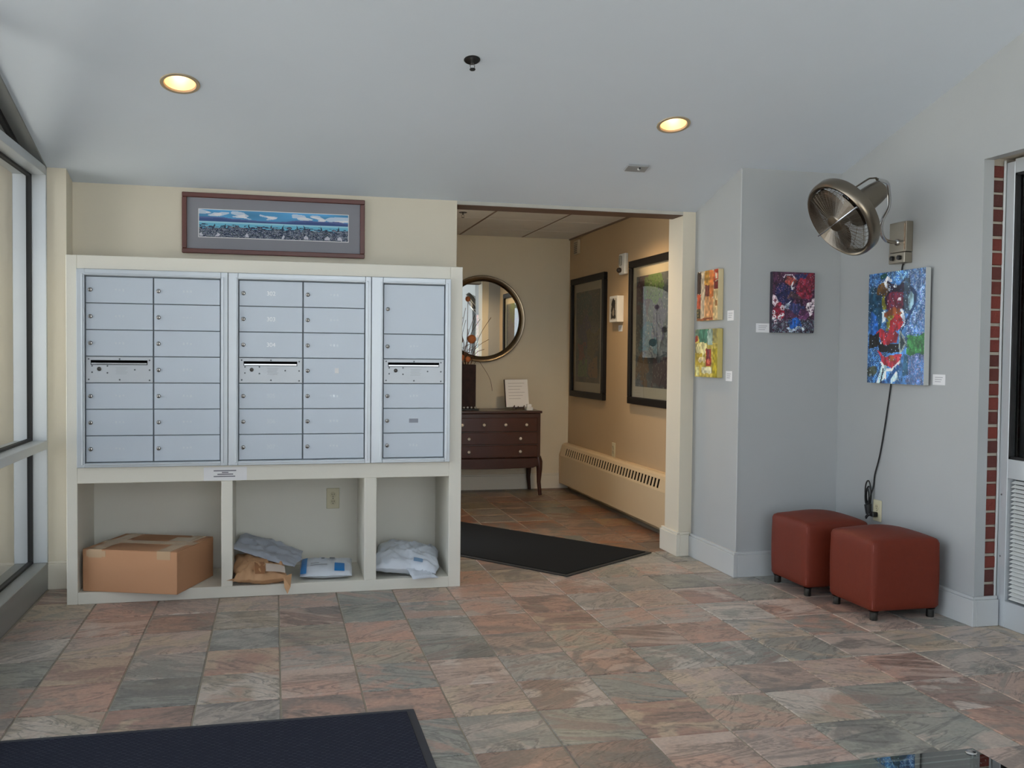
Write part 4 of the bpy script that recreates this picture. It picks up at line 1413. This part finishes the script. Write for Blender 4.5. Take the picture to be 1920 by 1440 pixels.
def ottoman(x0, y0, s, label, rz=0.0):
    cx, cy = x0 + s / 2, y0 + s / 2
    t = thing('cube_ottoman', (cx, cy, 0), label, 'ottoman', 'red leather cube ottomans')
    rounded_box(x0, x0 + s, y0, y0 + s, 0.043, 0.386, 0.024, 0.036).build('upholstered_body', 'red_leather', t, smooth=True, angle=80)
    for ax_, ay_ in ((x0 + 0.007, y0 + 0.007), (x0 + 0.007, y0 + s - 0.007), (x0 + s - 0.007, y0 + 0.007)):
        MB().tube([(ax_, ay_, 0.06), (ax_, ay_, 0.2), (ax_, ay_, 0.365)], 0.0032, 6).build('seam', 'red_seam', t, smooth=True)
    for dx in (0.03, s - 0.03):
        for dy in (0.03, s - 0.03):
            MB().lathe([(0.017, 0), (0.019, 0.004), (0.019, 0.038), (0.024, 0.044)], 18, Matrix.Translation((x0 + dx, y0 + dy, 0))).build('leg', mat('leg_metal', (84, 84, 82), 0.3, 0.9), t, smooth=True)
    return t


ottoman(3.688, -0.590, 0.372, 'red leather cube ottoman tucked in the alcove corner, behind the other one')
ottoman(3.745, -1.085, 0.372, 'red leather cube ottoman standing nearer the brick door reveal')

# ------------------------------------------------------------------ entrance mats
mat_rug('navy_matting', (40, 43, 56), (150, 154, 170), 20)
mat_rug('black_matting', (24, 26, 28), (52, 54, 56), 24)


def rug(name, label, M, w, l, pile, rim):
    t = thing(name, M.translation, label, 'mat')
    MB().box(0, w, 0, l, 0.0008, 0.006, M).build('rubber_border', rim, t, bevel=0.002)
    MB().box(0.028, w - 0.028, 0.028, l - 0.028, 0.004, 0.0105, M).build('pile', pile, t, bevel=0.003)
    return t


M = Matrix.Translation((0.0, -4.0, 0)) @ Matrix.Rotation(0, 4, 'Z')
rug('entrance_mat', 'dark navy ribbed entrance mat on the slate by the mailboxes', M, 1.465, 2.243, 'navy_matting', mat('rim_navy', (44, 48, 58), 0.7))
an = math.atan2(0.534, 0.728)
M = Matrix.Translation((2.596, 0.098, 0)) @ Matrix.Rotation(an, 4, 'Z')
rug('entrance_mat', 'black mat lying askew through the corridor opening', M, 0.903, 1.80, 'black_matting', mat('rim_black', (30, 32, 34), 0.7))

# ------------------------------------------------------------------ glass coffee table, only its corner in view
t = thing('glass_table', (1.97, -3.75, 0), 'glass topped coffee table with chrome legs, corner showing', 'table')
MB().box(1.58, 2.475, -4.25, -3.31, 0.388, 0.400).build('glass_top', 'table_glass', t, bevel=0.002)
for x in (1.605, 2.452):
    for y in (-4.22, -3.333):
        l = MB().lathe([(0.013, 0), (0.013, 0.386)], 20, Matrix.Translation((x, y, 0))).build('leg', 'chrome', t, smooth=True)
        MB().lathe([(0.012, 0.4005), (0.010, 0.403), (0.004, 0.404)], 20, Matrix.Translation((x, y, 0))).build('leg_cap', 'chrome', l, smooth=True)

# ------------------------------------------------------------------ corridor: baseboard heater
mat('heater_enamel', (206, 182, 146), 0.4, var=0.02)
t = thing('baseboard_heater', (3.65, 2.3, 0), 'long cream baseboard heater with a slotted top along the corridor wall', 'heater')
h0, h1 = 0.80, 3.60
MB().prism([(3.60, 0.055), (3.60, 0.312), (3.604, 0.326), (3.612, 0.326), (3.614, 0.055)], 1, h0, h1).build('front_panel', 'heater_enamel', t, bevel=0.001)
MB().prism([(3.6195, 0.390), (3.630, 0.412), (3.648, 0.424), (XC, 0.428), (XC, 0.40), (3.624, 0.390)], 1, h0, h1).build('top_panel', 'heater_enamel', t, bevel=0.001)
MB().prism([(3.622, 0.30), (3.640, 0.40), (3.66, 0.40), (3.66, 0.06), (3.616, 0.06)], 1, h0, h1).build('fin_housing', 'slot_black', t)
MB().prism([(3.598, 0.05), (3.598, 0.32), (3.604, 0.338), (3.628, 0.415), (3.648, 0.428), (XC, 0.432), (XC, 0.05)], 1, h1, h1 + 0.025).build('end_cap', 'heater_enamel', t, bevel=0.001)


def bar(y0, y1):
    MB().prism([(3.604, 0.324), (3.620, 0.392), (3.624, 0.392), (3.608, 0.323)], 1, y0, y1).build('grille_bar', 'heater_enamel', t)


y = 3.46
bar(y, h1)
for k in range(36):
    y -= 0.0315
    bar(y - 0.0315, y)
    y -= 0.0315
bar(y - 0.10, y)
y -= 0.10
while y > h0 + 0.05:
    y -= 0.0315
    bar(y - 0.0315, y)
    y -= 0.0315

# ------------------------------------------------------------------ corridor pictures
mat('frame_black', (18, 15, 15), 0.5, spec=0.25)
mat('mat_cream', (190, 176, 150), 0.85)


def framed(label, y0, y1, z0, z1, art, fw=0.055, mw=0.075):
    """framed print on the corridor wall, facing -x; y0 is the far end"""
    t = thing('framed_picture', (XC, (y0 + y1) / 2, (z0 + z1) / 2), label, 'picture', 'large black framed prints in the corridor')
    xf = XC - 0.035
    for a_, c_, e_, f_ in ((y1, y0, z1 - fw, z1), (y1, y0, z0, z0 + fw), (y1, y1 + fw, z0 + fw, z1 - fw), (y0 - fw, y0, z0 + fw, z1 - fw)):
        MB().box(xf, XC, a_, c_, e_, f_).build('frame_bar', 'frame_black', t, bevel=0.004)
    MB().box(XC - 0.014, XC - 0.002, y1 + fw, y0 - fw, z0 + fw, z1 - fw).build('mat_board', 'mat_cream', t)
    art.build('print', (XC - 0.0155, y0 - fw - mw, z1 - fw - mw), (XC - 0.0155, y1 + fw + mw, z1 - fw - mw), (XC - 0.0155, y0 - fw - mw, z0 + fw + mw * 1.1), 'art_print', t)
    MB().add([(XC - 0.020, y0 - fw, z0 + fw), (XC - 0.020, y1 + fw, z0 + fw), (XC - 0.020, y1 + fw, z1 - fw), (XC - 0.020, y0 - fw, z1 - fw)], [(0, 1, 2, 3)]).build('glass_pane', 'picture_glass', t)
    return t


a = Art(50, 70, (96, 88, 74), 23)
a.tone(4, 0.3)
a.rect(0, 0, 0.7, 0.25, (70, 84, 72), 0.8, 0.1); a.ell(0.4, 0.42, 0.3, 0.14, (92, 70, 92), 0.8, 0.08); a.rect(0.1, 0.55, 0.4, 0.75, (150, 72, 60), 0.8, 0.06)
a.rect(0.5, 0.45, 0.95, 0.7, (120, 100, 62), 0.8, 0.06); a.rect(0.1, 0.78, 0.5, 0.95, (100, 124, 66), 0.9, 0.05); a.rect(0.55, 0.76, 0.9, 0.95, (150, 110, 70), 0.9, 0.05)
a.speck(0, 0, 1, 1, [(70, 60, 60), (140, 120, 90)], 0.12)
framed('dark framed abstract print hung nearer the corridor corner', 3.515, 2.58, 0.878, 1.955, a)
a = Art(60, 70, (84, 86, 84), 29)
a.tone(4, 0.3)
a.rect(0, 0, 0.4, 0.3, (100, 70, 70), 0.8, 0.1); a.ell(0.5, 0.1, 0.3, 0.14, (98, 122, 66), 0.9, 0.08); a.rect(0.1, 0.45, 0.6, 0.7, (70, 110, 116), 0.8, 0.08)
a.ell(0.2, 0.85, 0.2, 0.12, (120, 90, 60), 0.9, 0.06); a.rect(0.5, 0.75, 1, 1, (84, 62, 60), 0.8, 0.06); a.ell(0.65, 0.4, 0.2, 0.16, (96, 84, 104), 0.8, 0.08)
a.speck(0, 0, 1, 1, [(60, 60, 64), (140, 136, 120)], 0.12)
framed('dark framed abstract print half hidden by the opening jamb', 2.0, 1.05, 0.885, 1.985, a)
# alarm strobe
t = thing('alarm_strobe', (XC, 2.2, 1.98), 'white fire alarm strobe high on the corridor wall', 'alarm')
MB().box(XC - 0.028, XC, 2.10, 2.235, 1.90, 2.065).build('housing', 'white_plastic', t, bevel=0.004)
MB().box(XC - 0.040, XC - 0.028, 2.165, 2.215, 1.97, 2.05).build('lens', mat('strobe_lens', (150, 148, 142), 0.2), t, bevel=0.006)
MB().ball((XC - 0.042, 2.19, 1.935), 0.022).build('horn_dome', mat('dome_dark', (70, 62, 58), 0.2, 0.6), t, smooth=True)
# small white block picture
t = thing('block_picture', (XC, 2.27, 1.63), 'small white block picture with a dark abstract figure between two large frames', 'picture')
MB().box(XC - 0.055, XC - 0.001, 2.185, 2.37, 1.525, 1.735).build('block', 'white_plastic', t, bevel=0.002)
a = Art(24, 36, (190, 186, 178), 31)
a.ell(0.5, 0.3, 0.3, 0.26, (38, 34, 34), 1, 0.05); a.poly([(0.2, 0.4), (0.8, 0.35), (0.9, 0.95), (0.15, 0.95)], (50, 46, 44), 1, 0.04); a.ell(0.55, 0.65, 0.16, 0.16, (150, 140, 126), 1, 0.05)
a.build('print', (XC - 0.056, 2.355, 1.715), (XC - 0.056, 2.20, 1.715), (XC - 0.056, 2.355, 1.545), 'art_print', t)
title_card('tiny title card below the small block picture in the corridor', (XC, 2.25, 1.475), RU, NX, 0.09, 0.05)
t = thing('wall_vent', (XC, 3.4, 2.25), 'small grey vent box high in the corridor corner', 'vent')
MB().box(XC - 0.02, XC, 3.335, 3.475, 2.18, 2.31).build('frame', mat('vent_tan', (190, 176, 150), 0.6), t, bevel=0.003)
for k in range(6):
    MB().box(XC - 0.026, XC - 0.018, 3.375, 3.45, 2.19 + k * 0.018, 2.20 + k * 0.018).build('slat', mat('vent_grey', (110, 104, 96), 0.6), t)
t = outlet('wall_outlet', 'beige outlet on the corridor wall above the heater', (XC - 0.0005, 2.37, 0.486), (0, -1, 0), (-1, 0, 0))

# ------------------------------------------------------------------ corridor: dresser, mirror and what stands there
mat('dark_mahogany', (56, 27, 18), 0.28, var=0.25, scale=9, coat=0.2)
mat('mahogany_front', (64, 29, 18), 0.25, var=0.3, scale=7, coat=0.2)
t = thing('wooden_dresser', (2.875, 3.43, 0), 'dark mahogany dresser with round knobs under the round mirror', 'dresser')
dx0, dx1, dy0, dy1 = 2.44, 3.30, 3.215, 3.625
MB().box(dx0 - 0.012, dx1 + 0.012, dy0 - 0.012, dy1, 0.735, 0.757).build('top', 'dark_mahogany', t, bevel=0.005, segs=2)
MB().box(dx0, dx1, dy0, dy1, 0.335, 0.735).build('carcass', 'dark_mahogany', t, bevel=0.008, segs=2)
b = MB()
ap = [(dx0 - 0.01, 0.335), (dx1 + 0.01, 0.335), (dx1 + 0.012, 0.28), (dx1 - 0.07, 0.25)] + [(dx1 - 0.07 - (dx1 - dx0 - 0.14) * k / 10, 0.25 - 0.006 * math.sin(PI * k / 10)) for k in range(1, 10)] + [(dx0 + 0.07, 0.25), (dx0 - 0.012, 0.28)]
b.prism(ap, 1, dy0 - 0.012, dy0 + 0.02)
b.build('apron', 'dark_mahogany', t, bevel=0.003)
for z0, z1, kn in ((0.575, 0.695, (2.585, 2.78, 2.975, 3.165)), (0.460, 0.565, (2.645, 3.11)), (0.345, 0.450, (2.645, 3.11))):
    d = MB().box(dx0 + 0.025, dx1 - 0.03, dy0 - 0.008, dy0 + 0.01, z0, z1).build('drawer', 'mahogany_front', t, bevel=0.003)
    for x in kn:
        MB().lathe([(0.006, 0), (0.006, 0.008), (0.013, 0.014), (0.013, 0.020), (0.006, 0.026)], 14, frame_mat((x, dy0 - 0.008, (z0 + z1) / 2), (1, 0, 0), (0, -1, 0))).build('knob', mat('knob_nickel', (226, 218, 205), 0.35, 0.3), d, smooth=True)
for sx, x in ((1, dx1 - 0.02), (-1, dx0 + 0.02)):
    for sy, y in ((-1, dy0 + 0.015), (1, dy1 - 0.03)):
        MB().tube([(x, y, 0.345), (x + sx * 0.012, y, 0.30), (x + sx * 0.016, y, 0.24), (x + sx * 0.012, y, 0.12), (x + sx * 0.024, y + sy * 0.004, 0.0)], [0.030, 0.034, 0.028, 0.019, 0.016], 8).build('leg', 'dark_mahogany', t, smooth=True, angle=50)

t = thing('round_mirror', (2.85, 3.63, 1.58), 'round wall mirror in a bronze metal frame above the dresser', 'mirror')
M = frame_mat((2.85, 3.648, 1.582), (1, 0, 0), (0, -1, 0))
MB().lathe([(0.398, 0), (0.400, 0.03), (0.392, 0.042), (0.372, 0.040), (0.352, 0.022), (0.345, 0.012), (0.345, 0.0)], 72, M, cap=False).build('frame', mat('mirror_bronze', (116, 104, 88), 0.22, 0.95), t, smooth=True, angle=60)
MB().lathe([(0.348, 0.004), (0.346, 0.011), (0.002, 0.0115)], 72, M, cap=False).build('mirror_glass', mat('silvering', (225, 228, 228), 0.0, 1.0, var=0.0), t)

t = thing('decor_vase', (2.60, 3.38, 0.76), 'tall square dark patterned vase on a black tray with glass beads', 'vase')
MB().box(2.50, 2.755, 3.29, 3.50, 0.7575, 0.772).build('tray', 'black_plastic', t, bevel=0.003)
vb = MB().box(2.535, 2.725, 3.305, 3.47, 0.772, 1.165).build('vase_body', mat('vase_dark', (38, 20, 16), 0.5, var=0.9, scale=22, bump=0.6, bscale=50, spec=0.2), t, bevel=0.004)
for k in range(7):
    MB().ball((2.515 + k * 0.034, 3.297, 0.783), 0.011).build('glass_bead', mat('bead_crystal', (205, 208, 206), 0.1, 0.6), t, smooth=True)
t = thing('dried_twigs', (2.63, 3.39, 1.165), 'dried twigs and orange blooms standing in the dark vase', 'dried flowers')
rt = random.Random(12)
for k in range(22):
    a0 = rt.uniform(0, 2 * PI)
    sp = rt.uniform(0.05, 0.26)
    hh = rt.uniform(0.12, 0.55) * (1.2 - sp * 2)
    p0 = Vector((2.63 + rt.uniform(-0.05, 0.05), 3.39 + rt.uniform(-0.04, 0.04), 1.10))
    p2 = p0 + Vector((math.cos(a0) * sp, math.sin(a0) * sp * 0.4 - 0.02, hh + 0.06))
    p1 = (p0 + p2) / 2 + Vector((math.cos(a0) * -0.01, 0, 0.06))
    MB().tube(smooth_path([p0, p1, p2], 4), [0.0022] * 9, 5).build('twig', mat('twig_brown', (96, 62, 40), 0.8), t)
MB().tube(smooth_path([(2.69, 3.36, 1.10), (2.74, 3.34, 1.20), (2.80, 3.32, 1.13), (2.855, 3.31, 1.03), (2.875, 3.31, 0.93)], 5), 0.002, 5).build('twig', 'twig_brown', t)
for (x, y, z, r) in ((2.655, 3.35, 1.745, 0.024), (2.69, 3.34, 1.39, 0.040), (2.60, 3.35, 1.225, 0.03), (2.66, 3.35, 1.21, 0.026), (2.58, 3.37, 1.52, 0.03)):
    o = MB().ball((x, y, z), r, 12, 8).build('bloom', mat('bloom_orange', (190, 112, 66), 0.7, var=0.3, scale=40, bump=0.6), t, smooth=True)
MB().tube([(2.64, 3.37, 1.15), (2.652, 3.35, 1.45), (2.655, 3.35, 1.74)], 0.0025, 5).build('twig', 'twig_brown', t)
MB().tube([(2.66, 3.37, 1.15), (2.69, 3.34, 1.39)], 0.0025, 5).build('twig', 'twig_brown', t)
MB().tube([(2.60, 3.37, 1.12), (2.57, 3.37, 1.35), (2.58, 3.37, 1.52)], 0.0025, 5).build('twig', 'twig_brown', t)

t = thing('notice_plaque', (3.11, 3.32, 0.757), 'white printed card leaning on a small easel on the dresser', 'sign')
M = frame_mat((3.115, 3.335, 0.785), (1, 0, 0.02), (0, -0.97, 0.22))
MB().box(-0.110, 0.108, 0.0, 0.255, -0.012, 0, M).build('backing_board', mat('board_dark', (60, 48, 42), 0.6), t, bevel=0.002)
MB().box(-0.102, 0.108, 0.0, 0.252, 0, 0.002, M).build('card', 'paper_white', t)
for k in range(6):
    MB().box(-0.075, 0.075 - 0.02 * (k % 3), 0.215 - k * 0.028, 0.219 - k * 0.028, 0.002, 0.0026, M).build('print_line', 'ink_pale', t)
e_ = mat('easel_dark', (60, 34, 26), 0.4)
for x in (3.075, 3.165):
    MB().tube([(x, 3.30, 0.762), (x, 3.305, 0.785), (x, 3.285, 0.80)], 0.005, 6).build('easel_leg', e_, t)
MB().box(3.07, 3.17, 3.30, 3.315, 0.775, 0.785).build('easel_ledge', e_, t)
MB().tube([(3.12, 3.325, 0.79), (3.12, 3.42, 0.763)], 0.005, 6).build('easel_strut', e_, t)
t = thing('card_holder', (3.215, 3.30, 0.757), 'small white card box beside the easel on the dresser', 'box')
MB().box(3.185, 3.245, 3.27, 3.33, 0.7572, 0.785).build('tray', 'white_plastic', t, bevel=0.003)
MB().box(3.195, 3.235, 3.295, 3.32, 0.785, 0.812).build('card_stack', 'paper_white', t)

# corridor downlight (just out of sight above the opening)
t = downlight((CLIGHT[0], CLIGHT[1], 2.3455), 'glowing recessed downlight in the corridor tile ceiling', (0, 0, -1))
lamp('corridor_lamp', 'SPOT', (CLIGHT[0], CLIGHT[1], 2.325), WARM_CORRIDOR, (1.0, 0.72, 0.42), 0.05, (0, 0, 0), 2.6)
